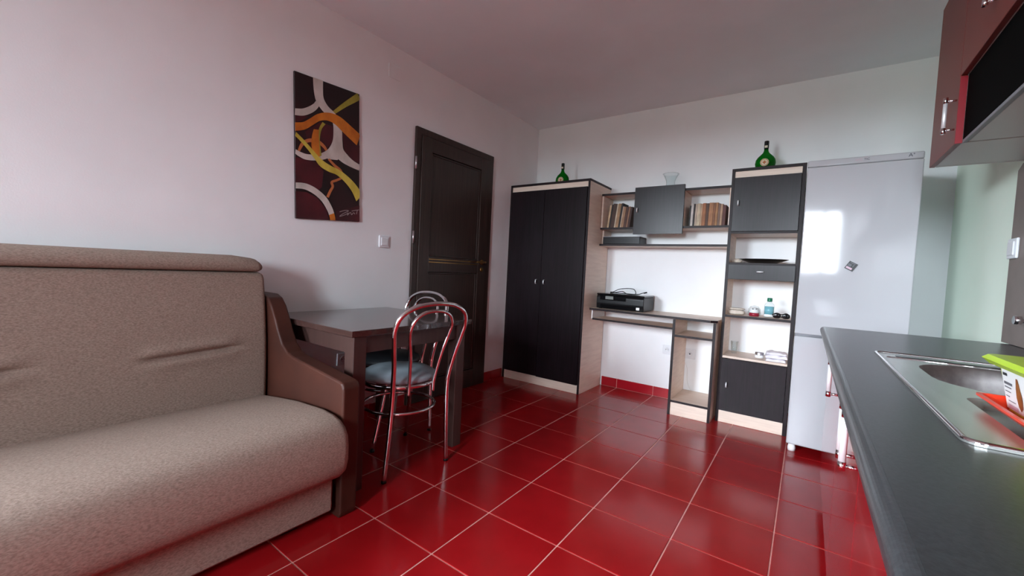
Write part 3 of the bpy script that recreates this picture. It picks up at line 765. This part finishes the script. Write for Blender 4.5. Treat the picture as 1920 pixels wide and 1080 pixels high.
def on_side(u0, u1, v0, v1, lift=.0006):
    """patch on the box's slanted window-side face: u along y from the far end, v up"""
    def P(u, v):
        y_ = -2.602 - u; z_ = Zb + v; x_ = 2.675 - .013 * (v / .074) - lift; return (x_, y_, z_)
    return [P(u0, v0), P(u1, v0), P(u1, v1), P(u0, v1)]
q = MB(); a_ = on_side(.006, .105, .004, .070, .0006); q.quad(*a_); b_ = on_side(.006, .105, .004, .070, .0001); q.quad(*b_[::-1]); lab = build('label', q, 'label_white', bx)
lab['label'] = 'white paper label with print'
q = MB()
for u0, u1, v0, v1 in ((.012, .030, .060, .065),): q.quad(*on_side(u0, u1, v0, v1, .0012))
build('label_print', q, 'dark_text', lab)
q = MB()
for u0, u1, v0, v1 in ((.012, .046, .0455, .050), (.012, .040, .040, .042), (.012, .036, .033, .0345), (.012, .028, .025, .0265), (.020, .050, .018, .0195), (.095, .103, .008, .030)): q.quad(*on_side(u0, u1, v0, v1, .0012))
build('label_print', q, 'grey_text', lab)
q = MB()
for u0, u1, v0, v1 in ((.018, .058, .006, .013),): q.quad(*on_side(u0, u1, v0, v1, .0012))
build('label_print', q, 'pink_print', lab)
q = MB()
shape = [(.066, .062), (.060, .045), (.058, .030), (.062, .016), (.070, .010), (.078, .016), (.081, .030), (.077, .045), (.072, .062)]
q.bm.faces.new([q.bm.verts.new(on_side(u, u, v, v, .0013)[0]) for u, v in shape]); build('label_print', q, 'brown_print', lab)

# ================================================================== BACKSPLASH, SWITCHES, SOCKETS
mb = MB(); bs = [(-1.00, 0.8395), (KE, 0.8395), (KE, 1.594), (-1.045, 1.594), (-1.00, 1.572)]
mb.prism(bs, 'x', ROOM_X - .010, ROOM_X - .0005, .001); tag(build('backsplash', mb, 'backsplash'), 'taupe brown board backsplash between worktop and wall cupboards', 'backsplash')
def plate(name, label, c, nrm, size=(.08, .08), kind='switch'):
    """wall plate: c centre on the wall surface, nrm in 'x+','x-','y-'"""
    o_ = thing(name, label, 'switch' if kind == 'switch' else 'socket', c)
    def B(q, u0, u1, v0, v1, d0, d1, bev=.002):
        if nrm == 'x+': q.box(c[0] + d0, c[0] + d1, c[1] + u0, c[1] + u1, c[2] + v0, c[2] + v1, bev)
        if nrm == 'x-': q.box(c[0] - d1, c[0] - d0, c[1] + u0, c[1] + u1, c[2] + v0, c[2] + v1, bev)
        if nrm == 'y-': q.box(c[0] + u0, c[0] + u1, c[1] - d1, c[1] - d0, c[2] + v0, c[2] + v1, bev)
    q = MB(); B(q, -size[0] / 2, size[0] / 2, -size[1] / 2, size[1] / 2, .0006, .010, .003); build('cover_plate', q, 'switch', o_)
    if kind == 'switch':
        q = MB(); B(q, -size[0] * .33, size[0] * .33, -size[1] * .34, size[1] * .34, .0102, .015, .002); build('rocker', q, 'switch', o_)
    else:
        q = MB(); L_ = .0104
        ax = {'x+': 'Y', 'x-': 'Y', 'y-': 'X'}[nrm]
        q.lathe([(0.0, 0), (0.020, 0), (0.022, .003), (0.0195, .003), (0.0185, .0005), (0, .0005)], 24)
        rot_ = {'x+': Matrix.Rotation(PI / 2, 3, 'Y'), 'x-': Matrix.Rotation(-PI / 2, 3, 'Y'), 'y-': Matrix.Rotation(PI / 2, 3, 'X')}[nrm]
        bmesh.ops.rotate(q.bm, verts=q.bm.verts, matrix=rot_)
        off = {'x+': (L_, 0, 0), 'x-': (-L_, 0, 0), 'y-': (0, -L_, 0)}[nrm]
        bmesh.ops.translate(q.bm, verts=q.bm.verts, vec=Vector(c) + Vector(off)); build('outlet_ring', q, 'switch', o_)
        q = MB()
        if kind == 'socket':
            B(q, -.011, -.006, -.003, .003, .0112, .0128, 0); B(q, .006, .011, -.003, .003, .0112, .0128, 0)
        else: B(q, -.005, .005, -.005, .005, .0112, .0130, .001)
        build('outlet_hole', q, 'black', o_)
    return o_
plate('light_switch', 'white light switch on the left wall between painting and door', (0.0, -1.892, 1.195), 'x+', (.082, .082))
plate('light_switch', 'white switch plate on the brown backsplash under the wall cupboard', (ROOM_X - .010, -1.052, 1.238), 'x-', (.095, .085))
plate('wall_socket', 'white round socket on the back wall under the keyboard tray', (1.432, 0.0, 0.425), 'y-', (.075, .08), 'socket')
plate('wall_socket', 'square white aerial outlet on the wall seen through the desk pedestal', (1.617, 0.0, 0.418), 'y-', (.09, .082), 'aerial')
plate('wall_socket', 'white socket on the left wall under the table behind the sofa arm', (0.0, -2.175, 0.425), 'x+', (.08, .08), 'socket')
q = MB(); q.tube(spline([(1.572, -.006, .35), (1.585, -.010, .335), (1.605, -.014, .29), (1.608, -.014, .21), (1.622, -.014, .15), (1.645, -.016, .1185)], 6), .0032, 8)
tag(build('cable', q, 'white_plastic'), 'thin white cable hanging on the wall inside the desk pedestal', 'cable')
q = MB(); q.box(1.385, 1.485, -.0030, -.0006, 2.285, 2.375, .002); tag(build('junction_cover', q, 'wall'), 'blank white junction cover high on the back wall above the wall shelf', 'cover')
q = MB(); q.box(.0006, .003, -1.90, -1.80, 2.305, 2.395, .002); tag(build('junction_cover', q, 'wall'), 'blank white junction cover high on the left wall above the switch', 'cover')
tap = thing('wall_tap', 'small chrome tap knob on the brown backsplash below the switch plate', 'tap', (ROOM_X - .010, -1.275, .948))
q = MB(); q.cyl((ROOM_X - .0105, -1.275, .948), (ROOM_X - .035, -1.275, .948), .009, 16); build('stem', q, 'chrome', tap)
q = MB(); q.cyl((ROOM_X - .0355, -1.275, .948), (ROOM_X - .055, -1.275, .948), .016, 20); build('knob', q, 'chrome', tap)

# ================================================================== WALL CUPBOARDS AND HOOD
UX, UB, UT = 2.811, 1.600, 2.300
uc = thing('wall_cupboard', 'red-fronted wall cupboard at the far end, reaching lower than its neighbour', 'cupboard', (2.94, -1.255, UB))
YA, YB = -1.055, -1.452
boxp('side_panel', (UX + .002, ROOM_X - .002, YA - .017, YA, UB, UT), 'white_lam', uc)
boxp('side_panel', (UX + .002, ROOM_X - .002, YB, YB + .017, UB, UT), 'white_lam', uc)
boxp('bottom_panel', (UX + .002, ROOM_X - .002, YB + .018, YA - .018, UB + .001, UB + .018), 'white_lam', uc)
boxp('top_panel', (UX + .002, ROOM_X - .002, YB + .018, YA - .018, UT - .018, UT - .001), 'white_lam', uc)
boxp('edge_band', (UX - .018, UX + .0015, YB - .003, YB - .0005, UB - .001, 1.846), 'red_edge', uc, 0)['label'] = 'bright red side edge'
d = boxp('door', (UX - .018, UX, YB + .0015, YA, UB - .001, UT - .003), 'red_satin', uc, .0015)
def bar_handle(parent, y, z0, z1):
    q = MB(); q.cyl((UX - .048, y, z0 + .022), (UX - .048, y, z1 - .022), .0066, 12); build('handle', q, 'silver', parent)['label'] = 'satin steel bar handle'
    for za, zb_, zp in ((z0, z0 + .0215, z0 + .014), (z1 - .0215, z1, z1 - .014)):
        q = MB(); q.cyl((UX - .048, y, za), (UX - .048, y, zb_), .0072, 12); q.cyl((UX - .042, y, zp), (UX - .0175, y, zp), .004, 8)
        build('handle_post', q, 'chrome', parent)
bar_handle(d, YB + .022, UB + .045, UB + .182)
y2 = -2.42
u2 = thing('wall_cupboard', 'short red-fronted wall cupboard above the black cooker hood', 'cupboard', (2.94, -1.93, 1.85))
boxp('carcass', (UX + .002, ROOM_X - .002, y2, YB - .004, 1.852, UT), 'white_lam', u2)
d = boxp('door', (UX - .018, UX, y2 + .001, YB - .0015, 1.850, UT - .003), 'red_satin', u2, .0015)
bar_handle(d, -1.815, 1.918, 2.055)
hood = thing('cooker_hood', 'black built-in cooker hood under the short red cupboard', 'hood', (2.95, -1.93, UB))
boxp('hood_body', (UX + .002, ROOM_X - .012, y2 + .002, YB - .005, UB + .010, 1.849), 'black_matt', hood)
boxp('hood_filter', (UX + .016, ROOM_X - .02, y2 + .01, YB - .012, UB, UB + .0095), 'white_lam', hood)
boxp('hood_lip', (UX + .001, UX + .015, y2 + .002, YB - .005, UB - .002, UB + .0095), 'grey_plastic', hood)
u3 = thing('wall_cupboard', 'tall red-fronted wall cupboard on the near side of the hood', 'cupboard', (2.94, -2.6, UB))
boxp('carcass', (UX + .002, ROOM_X - .002, -2.75, y2 - .003, UB, UT), 'white_lam', u3)
boxp('door', (UX - .018, UX, -2.749, y2 - .002, UB - .001, UT - .003), 'red_satin', u3, .0015)
u4 = thing('wall_cupboard', 'wide red-fronted wall cupboard added out of view to cut bounce light', 'cupboard', (2.94, -3.7, UB))  # unseen cupboards added to dim the bounce onto the left wall
boxp('carcass', (UX + .002, ROOM_X - .002, -4.6, -2.754, UB, UT), 'white_lam', u4)
for k in range(3): boxp('door', (UX - .018, UX, -2.754 - (k + 1) * .6153 + .001, -2.754 - k * .6153 - .001, UB - .001, UT - .003), 'red_satin', u4, .0015)

# ================================================================== PAINTING
HM = [0.00201676637094659, -2.1162291405525573e-05, -0.14028482972722925, -0.00038413462593263055, 0.0010015780124010307, -0.01517685270555915, -0.00028454279764165145, -2.6707614703328614e-05]
def uv(p):
    x_, y_ = p; d_ = HM[6] * x_ + HM[7] * y_ + 1
    return ((HM[0] * x_ + HM[1] * y_ + HM[2]) / d_, (HM[3] * x_ + HM[4] * y_ + HM[5]) / d_)
PTL, PTR, PBL, PBR = Vector((0, -2.530, 2.082)), Vector((0, -2.122, 2.103)), Vector((0, -2.500, 1.272)), Vector((0, -2.092, 1.303))
PDEP = 0.014
# scale the outline down for the canvas front standing off the wall
pc = (PTL + PTR + PBL + PBR) / 4
def onc(u, v, d_=0.0):
    u = min(max(u, 0.0), 1.0); v = min(max(v, 0.0), 1.0)
    p = (PTL * (1 - u) + PTR * u) * (1 - v) + (PBL * (1 - u) + PBR * u) * v
    p = pc + (p - pc) * 0.993
    return Vector((PDEP + d_, p.y, p.z))
pa = thing('painting', 'tall abstract canvas with white, orange and yellow swirls on dark maroon', 'painting', (0.0, pc.y, pc.z))
M['canvas'] = vary(principled('painted_canvas_dark', (30, 14, 17), 0.42), (46, 16, 21), (5, 5, 4), lo_=0.4, hi_=0.7, bump=.1, bump_dist=.0006, bump_scale=(400, 400, 400))
M['p_maroon'] = vary(principled('paint_maroon', (84, 22, 32), 0.4), (58, 16, 24), (6, 6, 4))
M['p_white'] = vary(principled('paint_offwhite', (214, 206, 200), 0.45), (188, 180, 172), (14, 14, 8), bump=.3, bump_dist=.001)
M['p_orange'] = vary(principled('paint_orange', (216, 132, 40), 0.42), (184, 100, 28), (16, 16, 10), bump=.3, bump_dist=.001)
M['p_yellow'] = vary(principled('paint_yellow', (216, 196, 84), 0.42), (188, 168, 60), (18, 18, 10), bump=.3, bump_dist=.001)
M['p_olive'] = vary(principled('paint_olive_yellow', (170, 160, 60), 0.45), (140, 132, 48), (18, 18, 10))
M['p_rust'] = principled('paint_rust', (190, 112, 66), 0.45)
M['p_sig'] = principled('paint_pale_line', (170, 150, 150), 0.5)
q = MB(); c4 = [onc(0, 0), onc(1, 0), onc(1, 1), onc(0, 1)]
q.prism([(p.y, p.z) for p in c4], 'x', 0.001, PDEP, .0015); build('canvas', q, 'canvas', pa)
lift = [0.0]
def patch(name, pts, mat, label=None):
    lift[0] += .00022; q = MB(); vs = [q.bm.verts.new(onc(*uv(p), d_=lift[0])) for p in pts]; q.bm.faces.new(vs)
    bmesh.ops.triangulate(q.bm, faces=q.bm.faces[:]); bmesh.ops.recalc_face_normals(q.bm, faces=q.bm.faces[:])
    o_ = build(name, q, mat, pa)
    if label: o_['label'] = label
def stroke(pts, ws, mat, label=None, n=7):
    lift[0] += .00022
    P_ = spline([(p[0], p[1], 0) for p in pts], n); W_ = spline([(w_, 0, 0) for w_ in ws], n)
    q = MB(); L_, R2 = [], []
    for i, p in enumerate(P_):
        t_ = P_[min(i + 1, len(P_) - 1)] - P_[max(i - 1, 0)]; t_.normalize(); nrm = Vector((-t_.y, t_.x, 0)) * (W_[i].x / 2)
        a_, b_ = p + nrm, p - nrm
        L_.append(q.bm.verts.new(onc(*uv((a_.x, a_.y)), d_=lift[0]))); R2.append(q.bm.verts.new(onc(*uv((b_.x, b_.y)), d_=lift[0])))
    for i in range(len(P_) - 1): q.bm.faces.new((L_[i], R2[i], R2[i + 1], L_[i + 1]))
    bmesh.ops.recalc_face_normals(q.bm, faces=q.bm.faces[:])
    o_ = build('paint_stroke', q, mat, pa)
    if label: o_['label'] = label
for pts in ([(75, 600), (215, 640), (260, 700), (250, 800), (215, 830), (150, 800), (75, 770)], [(75, 820), (150, 830), (220, 870), (280, 950), (295, 1018), (80, 990)], [(140, 440), (240, 380), (320, 410), (330, 500), (260, 580), (180, 590)], [(380, 450), (495, 540), (495, 660), (400, 600)], [(75, 300), (160, 345), (75, 385)], [(340, 960), (493, 930), (493, 1032), (340, 1020)]):
    patch('paint_patch', pts, 'p_maroon')
stroke([(495, 215), (460, 237), (400, 272), (322, 325)], [46, 44, 34, 22], 'p_olive', 'olive yellow stroke')
stroke([(222, 250), (208, 275), (175, 298), (125, 313), (72, 308)], [30, 40, 46, 46, 42], 'p_white', 'off-white stroke')
stroke([(224, 84), (226, 170), (236, 235), (268, 290), (312, 335), (342, 380), (352, 440), (346, 510), (318, 565), (275, 595), (215, 608), (150, 603), (108, 585), (72, 562)], [66, 60, 52, 46, 44, 48, 56, 56, 54, 48, 40, 36, 30, 24], 'p_white', 'off-white stroke')
stroke([(352, 440), (354, 520), (358, 575), (395, 620), (440, 655), (498, 688)], [56, 58, 66, 58, 44, 34], 'p_white', 'off-white stroke')
patch('paint_patch', [(250, 590), (330, 540), (380, 590), (350, 630), (290, 622)], 'p_white')
stroke([(98, 562), (122, 518), (165, 497), (222, 507), (262, 540), (278, 565)], [16, 24, 24, 22, 18, 14], 'p_rust', 'rust stroke')
stroke([(70, 405), (130, 402), (180, 377), (230, 350), (290, 347), (350, 374), (420, 440), (498, 515)], [54, 50, 46, 48, 52, 58, 64, 66], 'p_orange', 'orange stroke')
stroke([(262, 388), (238, 425), (228, 490), (234, 560), (240, 600)], [24, 18, 14, 14, 12], 'p_olive', 'olive yellow stroke')
stroke([(212, 428), (205, 480), (208, 545), (228, 605)], [34, 46, 50, 14], 'p_orange', 'orange stroke')
stroke([(292, 622), (330, 664), (368, 700), (378, 742), (345, 760), (312, 772), (318, 800), (302, 830), (284, 868)], [14, 16, 18, 16, 16, 16, 16, 18, 18], 'p_rust', 'rust stroke')
stroke([(72, 448), (120, 497), (170, 555), (215, 612), (250, 652), (300, 685), (355, 712), (415, 765), (462, 825), (494, 892)], [22, 22, 24, 30, 40, 40, 36, 40, 46, 50], 'p_yellow', 'yellow stroke')
stroke([(72, 783), (140, 793), (205, 828), (262, 882), (298, 945), (312, 985)], [38, 38, 38, 38, 36, 34], 'p_white', 'off-white stroke')
stroke([(310, 978), (316, 1000), (318, 1022)], [34, 34, 34], 'p_orange', 'orange stroke')
stroke([(362, 966), (395, 958), (420, 962), (385, 978), (362, 995), (400, 985), (418, 975), (412, 990), (432, 972), (440, 988), (452, 975), (462, 985)], [4] * 12, 'p_sig', 'pale scribbled signature', 4)
stroke([(440, 964), (465, 960), (494, 958)], [4, 4, 4], 'p_sig', 'pale scribbled signature', 4)
stroke([(478, 958), (474, 972), (472, 985)], [4, 4, 4], 'p_sig', 'pale scribbled signature', 4)

# ================================================================== BOOKS
BK = {}
def bookmat(c):
    if c not in BK: BK[c] = vary(principled('book_cover', c, 0.6), tuple(int(v * .78) for v in c), (30, 30, 14))
    return BK[c]
def book(x, th, h, col, lean, label, group, depth=.13, yf=-.165, zb=1.4612):
    """x: foot of the spine's left edge; lean: tilt of the top towards the fridge"""
    b = thing('book', label, 'book', (x, yf, zb), 0, group)
    b.rotation_euler = (0, lean, 0)
    q = MB(); q.box(0, th, 0, .003, 0, h, .0006); q.box(0, .0018, .003, depth, 0, h); q.box(th - .0018, th, .003, depth, 0, h)
    build('cover', q, bookmat(col), b, False)
    q = MB(); q.box(.002, th - .002, .0032, depth - .004, .003, h - .003); build('pages', q, 'cream', b, False)
order = ['first', 'second', 'third', 'fourth', 'fifth', 'sixth', 'seventh', 'eighth', 'ninth', 'tenth', 'eleventh', 'twelfth', 'thirteenth', 'fourteenth', 'fifteenth']
left_books = [('tan thin', .017, .205, (200, 168, 134)), ('black', .012, .212, (28, 24, 26)), ('dark brown thick', .034, .216, (74, 48, 38)), ('cream thin', .011, .214, (206, 188, 164)), ('tan', .026, .216, (166, 130, 96)), ('black', .014, .218, (24, 22, 28)), ('cream thin', .009, .190, (196, 172, 150)), ('tan short', .020, .186, (164, 124, 94)), ('brown short', .022, .184, (84, 52, 42)), ('light brown', .013, .186, (150, 108, 84)), ('dark brown', .018, .182, (66, 42, 36))]
x = 0.878; lean = math.radians(6.5)
for i, (nm, th, h, col) in enumerate(left_books):
    book(x, th, h, col, lean, f'{nm} leaning book, {order[i]} from the wardrobe in the wall shelf niche', 'books leaning in the wall shelf niche by the wardrobe', zb=1.4612 + th * math.sin(lean))
    x += th / math.cos(lean) + .0012
right_books = [('black thin', .010, .168, (26, 22, 24)), ('white', .018, .180, (204, 196, 190)), ('black', .011, .180, (34, 26, 26)), ('pale beige thin', .013, .178, (190, 170, 152)), ('cream', .026, .181, (206, 186, 158)), ('light tan thin', .011, .178, (196, 160, 130)), ('orange brown', .024, .182, (170, 110, 72)), ('dark brown', .020, .180, (92, 62, 48)), ('tan orange', .030, .183, (178, 124, 84)), ('brown', .014, .182, (138, 92, 64)), ('amber', .018, .182, (168, 120, 78)), ('grey brown', .014, .174, (128, 100, 88)), ('light tan', .016, .170, (184, 148, 120)), ('maroon brown', .022, .160, (96, 54, 48))]
x = 1.572
for i, (nm, th, h, col) in enumerate(right_books):
    ln = math.radians(1.2)
    book(x, th, h, col, ln, f'{nm} upright book, {order[i]} from the black door, niche beside shelf unit', 'books upright in the wall shelf niche by the shelf unit', zb=1.4612 + th * math.sin(ln))
    x += th / math.cos(ln) + .0012

# black flat box on the lower shelf
fb = thing('set_top_box', 'black flat electronic box on the lower wall shelf under the leaning books', 'electronics box', (1.02, -.12, 1.3162))
boxp('case', (.868, 1.20, -.205, -.035, 1.3185, 1.378), 'black', fb, .003)
boxp('lid_plate', (.867, 1.201, -.206, -.034, 1.3785, 1.383), 'grey_plastic', fb, .001)
for xx in (.90, 1.17):
    for yy in (-.18, -.06): boxp('foot', (xx - .01, xx + .01, yy - .01, yy + .01, 1.3163, 1.3184), 'black', fb, 0)

# ================================================================== PRINTER
pr = thing('printer', 'black inkjet printer with small grey screen on the desk by the wardrobe', 'printer', (1.09, -.18, .7505), 0)
mb = MB(); prof = [(-.316, .7545), (-.060, .7545), (-.050, .772), (-.050, .866), (-.316, .866), (-.322, .850), (-.322, .80)]
mb.prism(prof, 'x', .892, 1.305, .004, 2); build('case', mb, 'black', pr)
boxp('scanner_lid', (.890, 1.307, -.318, -.050, .8668, .884), 'black_gloss', pr, .005)
boxp('control_panel', (.925, 1.155, -.3265, -.3225, .828, .864), 'black_gloss', pr, .001)
boxp('screen', (.975, 1.046, -.3285, -.327, .836, .862), 'screen', pr, .0005)
boxp('paper_tray', (.93, 1.24, -.328, -.3225, .7575, .790), 'black_gloss', pr, .002)
boxp('sticker', (1.245, 1.272, -.3245, -.3228, .764, .786), 'white_plastic', pr, .0003)
for xx in (.92, 1.28):
    for yy in (-.29, -.08): boxp('foot', (xx - .012, xx + .012, yy - .012, yy + .012, .7506, .7542), 'black', pr, 0)
q = MB()
q.tube(spline([(.955, -.16, .888), (.985, -.17, .898), (1.03, -.16, .922), (1.10, -.15, .934), (1.16, -.16, .930), (1.185, -.18, .905), (1.185, -.2, .890), (1.12, -.21, .889), (1.07, -.19, .906), (1.00, -.17, .892), (.96, -.17, .888)], 7), .0035, 8)
q.tube(spline([(.955, -.165, .888), (1.02, -.2, .889), (1.12, -.19, .889), (1.20, -.18, .889), (1.235, -.17, .900), (1.262, -.16, .908)], 7), .0035, 8)
q.tube([(.95, -.16, .890), (.985, -.17, .892)], .006, 8); q.tube([(1.250, -.163, .903), (1.275, -.155, .911)], .006, 8)
tag(build('power_cable', q, 'black'), 'coiled black cable lying on top of the printer', 'cable')

# ================================================================== THINGS ON THE FURNITURE TOPS
def bocksbeutel(loc, label, rz=0, k=1.0):
    b = thing('wine_bottle', label, 'bottle', loc, rz)
    q = MB(); prof = [(0, .001), (.040, .001), (.052, .006), (.062, .03), (.066, .055), (.062, .08), (.050, .10), (.034, .116), (.020, .130), (.0145, .145), (.0135, .165), (.0135, .195), (0, .195)]
    q.lathe(prof, 28, sy=.62)
    build('glass_body', q, 'green_glass', b, False)
    q = MB(); q.lathe([(0.0142, .160), (.0152, .162), (.0152, .212), (.013, .215), (0, .215)], 18); build('foil_cap', q, 'foil', b, False)
    q = MB(); q.lathe([(0, 0), (.027, 0), (.027, .002), (0, .002)], 28); bmesh.ops.rotate(q.bm, verts=q.bm.verts, matrix=Matrix.Rotation(PI / 2, 3, 'X')); bmesh.ops.translate(q.bm, verts=q.bm.verts, vec=(0, -.0405, .054)); l_ = build('round_label', q, 'cream', b, False)
    q = MB(); q.lathe([(.0245, 0), (.0245, .0008), (.021, .0008), (.021, 0)], 28)
    q.box(-.004, .004, -.012, .012, 0, .0009); q.box(-.012, .012, -.004, .004, 0, .0009); q.lathe([(0, .001), (.008, .001), (.008, .0012), (0, .0012)], 16)
    bmesh.ops.rotate(q.bm, verts=q.bm.verts, matrix=Matrix.Rotation(PI / 2, 3, 'X')); bmesh.ops.translate(q.bm, verts=q.bm.verts, vec=(0, -.0426, .054)); build('emblem', q, 'p_rust', l_, False)
    q = MB(); q.box(-.009, .009, -.0162, -.0152, .165, .180); build('neck_label', q, 'cream', b, False)
    return b
bocksbeutel((.446, -.25, 1.8506), 'flattened green wine bottle with round label standing on the wardrobe', .12)
bocksbeutel((2.072, -.16, 1.8556), 'flattened green wine bottle with round label standing on the tall shelf unit', -.05)
q = MB(); vp = [(0, .001), (.040, .001), (.043, .01), (.040, .04), (.034, .07), (.036, .09), (.046, .115), (.058, .138), (.066, .148), (.0645, .149), (.056, .139), (.044, .116), (.034, .09), (.032, .07), (.037, .04), (.039, .012), (0, .008)]
q.lathe(vp, 32); v_ = build('vase', q, 'glass', None, loc=None); v_.location = (1.400, -.12, 1.7575)
tag(v_, 'clear glass vase with flared rim on top of the wall shelf', 'vase')

# ================================================================== THINGS IN THE TALL SHELF UNIT
q = MB(); q.lathe([(0, .004), (.05, .002), (.09, .006), (.135, .022), (.158, .030), (.158, .032), (.134, .026), (.09, .010), (0, .008)], 36, sy=.72)
pl = build('plate', q, 'black_gloss'); pl.location = (2.105, -.165, 1.1802); tag(pl, 'black oval dish lying on top of the drawer', 'dish')
q = MB(); bmesh.ops.create_icosphere(q.bm, subdivisions=3, radius=1)
for v in q.bm.verts: v.co = Vector((v.co.x * .034, v.co.y * .03, max(v.co.z, -.75) * .019 + .0150)) + Vector((0, 0, .002 * math.sin(v.co.x * 9)))
for f in q.bm.faces: f.smooth = True
sh = build('seashell', q, 'beige'); sh.location = (1.942, -.19, 1.1805); tag(sh, 'beige seashell beside the black dish on the drawer', 'shell')
Zs = .7972
gc = thing('glasses_case', 'pale beige glasses case on the middle shelf at its desk end', 'case', (1.965, -.22, Zs), -.12)
def ellbox(q, a, b, c, cz, p=3.2, seg=4):
    bmesh.ops.create_icosphere(q.bm, subdivisions=seg, radius=1)
    for v in q.bm.verts:
        d_ = (abs(v.co.x) ** p + abs(v.co.y) ** p + abs(v.co.z) ** p) ** (1 / p); v.co = Vector((v.co.x / d_ * a, v.co.y / d_ * b, v.co.z / d_ * c + cz))
    for f in q.bm.faces: f.smooth = True
q = MB(); ellbox(q, .056, .028, .018, .0185); build('case_body', q, 'beige', gc, False)
q = MB(); ellbox(q, .054, .026, .007, .0440); build('case_lid', q, 'beige', gc, False)
gb = thing('air_freshener', 'round white and red air freshener under a clear dome', 'air freshener', (2.078, -.215, Zs))
q = MB(); q.lathe([(0, 0), (.030, 0), (.034, .008), (.032, .024), (0, .024)], 28); build('base', q, 'dark_red', gb, False)
q = MB(); q.lathe([(.031, .0245), (.0335, .028), (.0335, .042), (.028, .056), (.018, .064), (0, .067)], 28); q.lathe([(0.031, .0245), (0, .0245)], 28); build('white_cap', q, 'white_plastic', gb, False)
q = MB(); q.box(-.012, -.003, -.034, -.026, .050, .056); q.box(.010, .018, -.030, -.022, .052, .057); build('vent_slot', q, 'black', gb, False)
q = MB(); q.lathe([(.0385, .001), (.041, .03), (.038, .052), (.026, .070), (0, .078)], 28); build('dome', q, 'glass', gb, False)
hs = thing('sanitizer_bottle', 'clear bottle of pale blue gel with a green cap', 'bottle', (2.168, -.21, Zs))
q = MB(); q.lathe([(0, .001), (.029, .001), (.031, .006), (.031, .085), (.026, .098), (.014, .106), (.013, .112), (0, .112)], 24, sy=.7); build('bottle_body', q, 'glass', hs, False)
q = MB(); q.lathe([(0, .022), (.0285, .022), (.0285, .078), (0, .078)], 24, sy=.68); build('gel', q, 'liquid', hs, False)
q = MB(); q.lathe([(.0313, .006), (.0313, .022)], 24, sy=.71); build('paper_band', q, 'label_white', hs, False)
q = MB(); q.lathe([(0, .1125), (.015, .1125), (.016, .118), (.016, .136), (.013, .139), (0, .139)], 20); build('cap', q, 'green_cap', hs, False)
sg = thing('sunglasses', 'dark sunglasses lying folded beside the gel bottle', 'sunglasses', (2.244, -.235, Zs), .1)
for s_ in (-1, 1):
    q = MB(); ellbox(q, .024, .006, .018, .0195, 2.6, 3); build('lens', q, 'black_gloss', sg, False).location = (s_ * .027, -.02, 0)
q = MB(); q.tube(spline([(-.052, -.018, .028), (-.027, -.022, .039), (0, -.021, .030), (.027, -.022, .039), (.046, -.018, .028)], 6), .003, 8)
q.tube(spline([(-.052, -.018, .028), (-.048, .02, .020), (-.01, .035, .010), (.04, .03, .004)], 6), .003, 8); q.tube(spline([(.046, -.018, .028), (.046, .03, .022), (.01, .045, .012), (-.04, .045, .004)], 6), .003, 8)
build('spectacle_frame', q, 'black', sg, False)
Zl = .4952
cg = thing('shot_glass', 'small tapered clear glass on the lower shelf at its desk end', 'glass', (1.955, -.13, Zl))
q = MB(); q.lathe([(0, .001), (.018, .001), (.0195, .02), (.027, .092), (.0255, .092), (.018, .022), (0, .016)], 24); build('tumbler', q, 'glass', cg, False)
cj = thing('cream_jar', 'small white and silver cream jar beside the folded cloth', 'jar', (2.128, -.19, Zl))
q = MB(); q.lathe([(0, .001), (.026, .001), (.028, .004), (.028, .022), (0, .022)], 24); build('jar_body', q, 'white_plastic', cj, False)
q = MB(); q.lathe([(.0285, .0225), (.0285, .040), (.026, .043), (0, .043)], 24); q.lathe([(.0285, .0225), (0, .0225)], 24); build('lid', q, 'satin', cj, False)
q = MB()
nx, ny = 26, 14
def cloth_layer(q, z0, a, b, seed, th=.012):
    rnd = random.Random(seed); top = []; ph = [rnd.uniform(0, 6) for _ in range(6)]
    for i in range(nx + 1):
        row = []
        for j in range(ny + 1):
            u, v = i / nx * 2 - 1, j / ny * 2 - 1
            edge = max(0, 1 - max(abs(u), abs(v)) ** 6)
            z = z0 + th * edge ** .5 + .0035 * edge * (math.sin(5 * u + ph[0] + 2 * v) + math.sin(9 * u - 4 * v + ph[1]) * .6 + math.sin(14 * v + 3 * u + ph[2]) * .4)
            row.append(q.bm.verts.new((u * a + .003 * math.sin(6 * v + ph[3]), v * b + .003 * math.sin(7 * u + ph[4]), z)))
        top.append(row)
    for i in range(nx):
        for j in range(ny): q.bm.faces.new((top[i][j], top[i + 1][j], top[i + 1][j + 1], top[i][j + 1])).smooth = True
    lowv = [[q.bm.verts.new((r_.co.x * .985, r_.co.y * .985, z0)) for r_ in row] for row in (top[0], top[-1])]
    ring_t = top[0] + [top[i][-1] for i in range(1, nx + 1)] + top[-1][-2::-1] + [top[i][0] for i in range(nx - 1, 0, -1)]
    for v in lowv: 
        for vv in v: q.bm.verts.remove(vv)
    ring_b = [q.bm.verts.new((v.co.x * .98, v.co.y * .98, z0 - .002)) for v in ring_t]
    for k in range(len(ring_t)): q.bm.faces.new((ring_t[k], ring_b[k], ring_b[(k + 1) % len(ring_t)], ring_t[(k + 1) % len(ring_t)])).smooth = True
    q.bm.faces.new(ring_b)
cloth_layer(q, .0022, .060, .075, 3, .018); cloth_layer(q, .0235, .066, .060, 5, .022); cloth_layer(q, .0485, .062, .055, 9, .014)
bmesh.ops.recalc_face_normals(q.bm, faces=q.bm.faces[:])
ct = build('folded_cloth', q, 'cloth_white'); ct.location = (2.232, -.205, Zl); ct.rotation_euler = (0, 0, .06); tag(ct, 'folded white cloth on the lower shelf beside the cream jar', 'cloth')
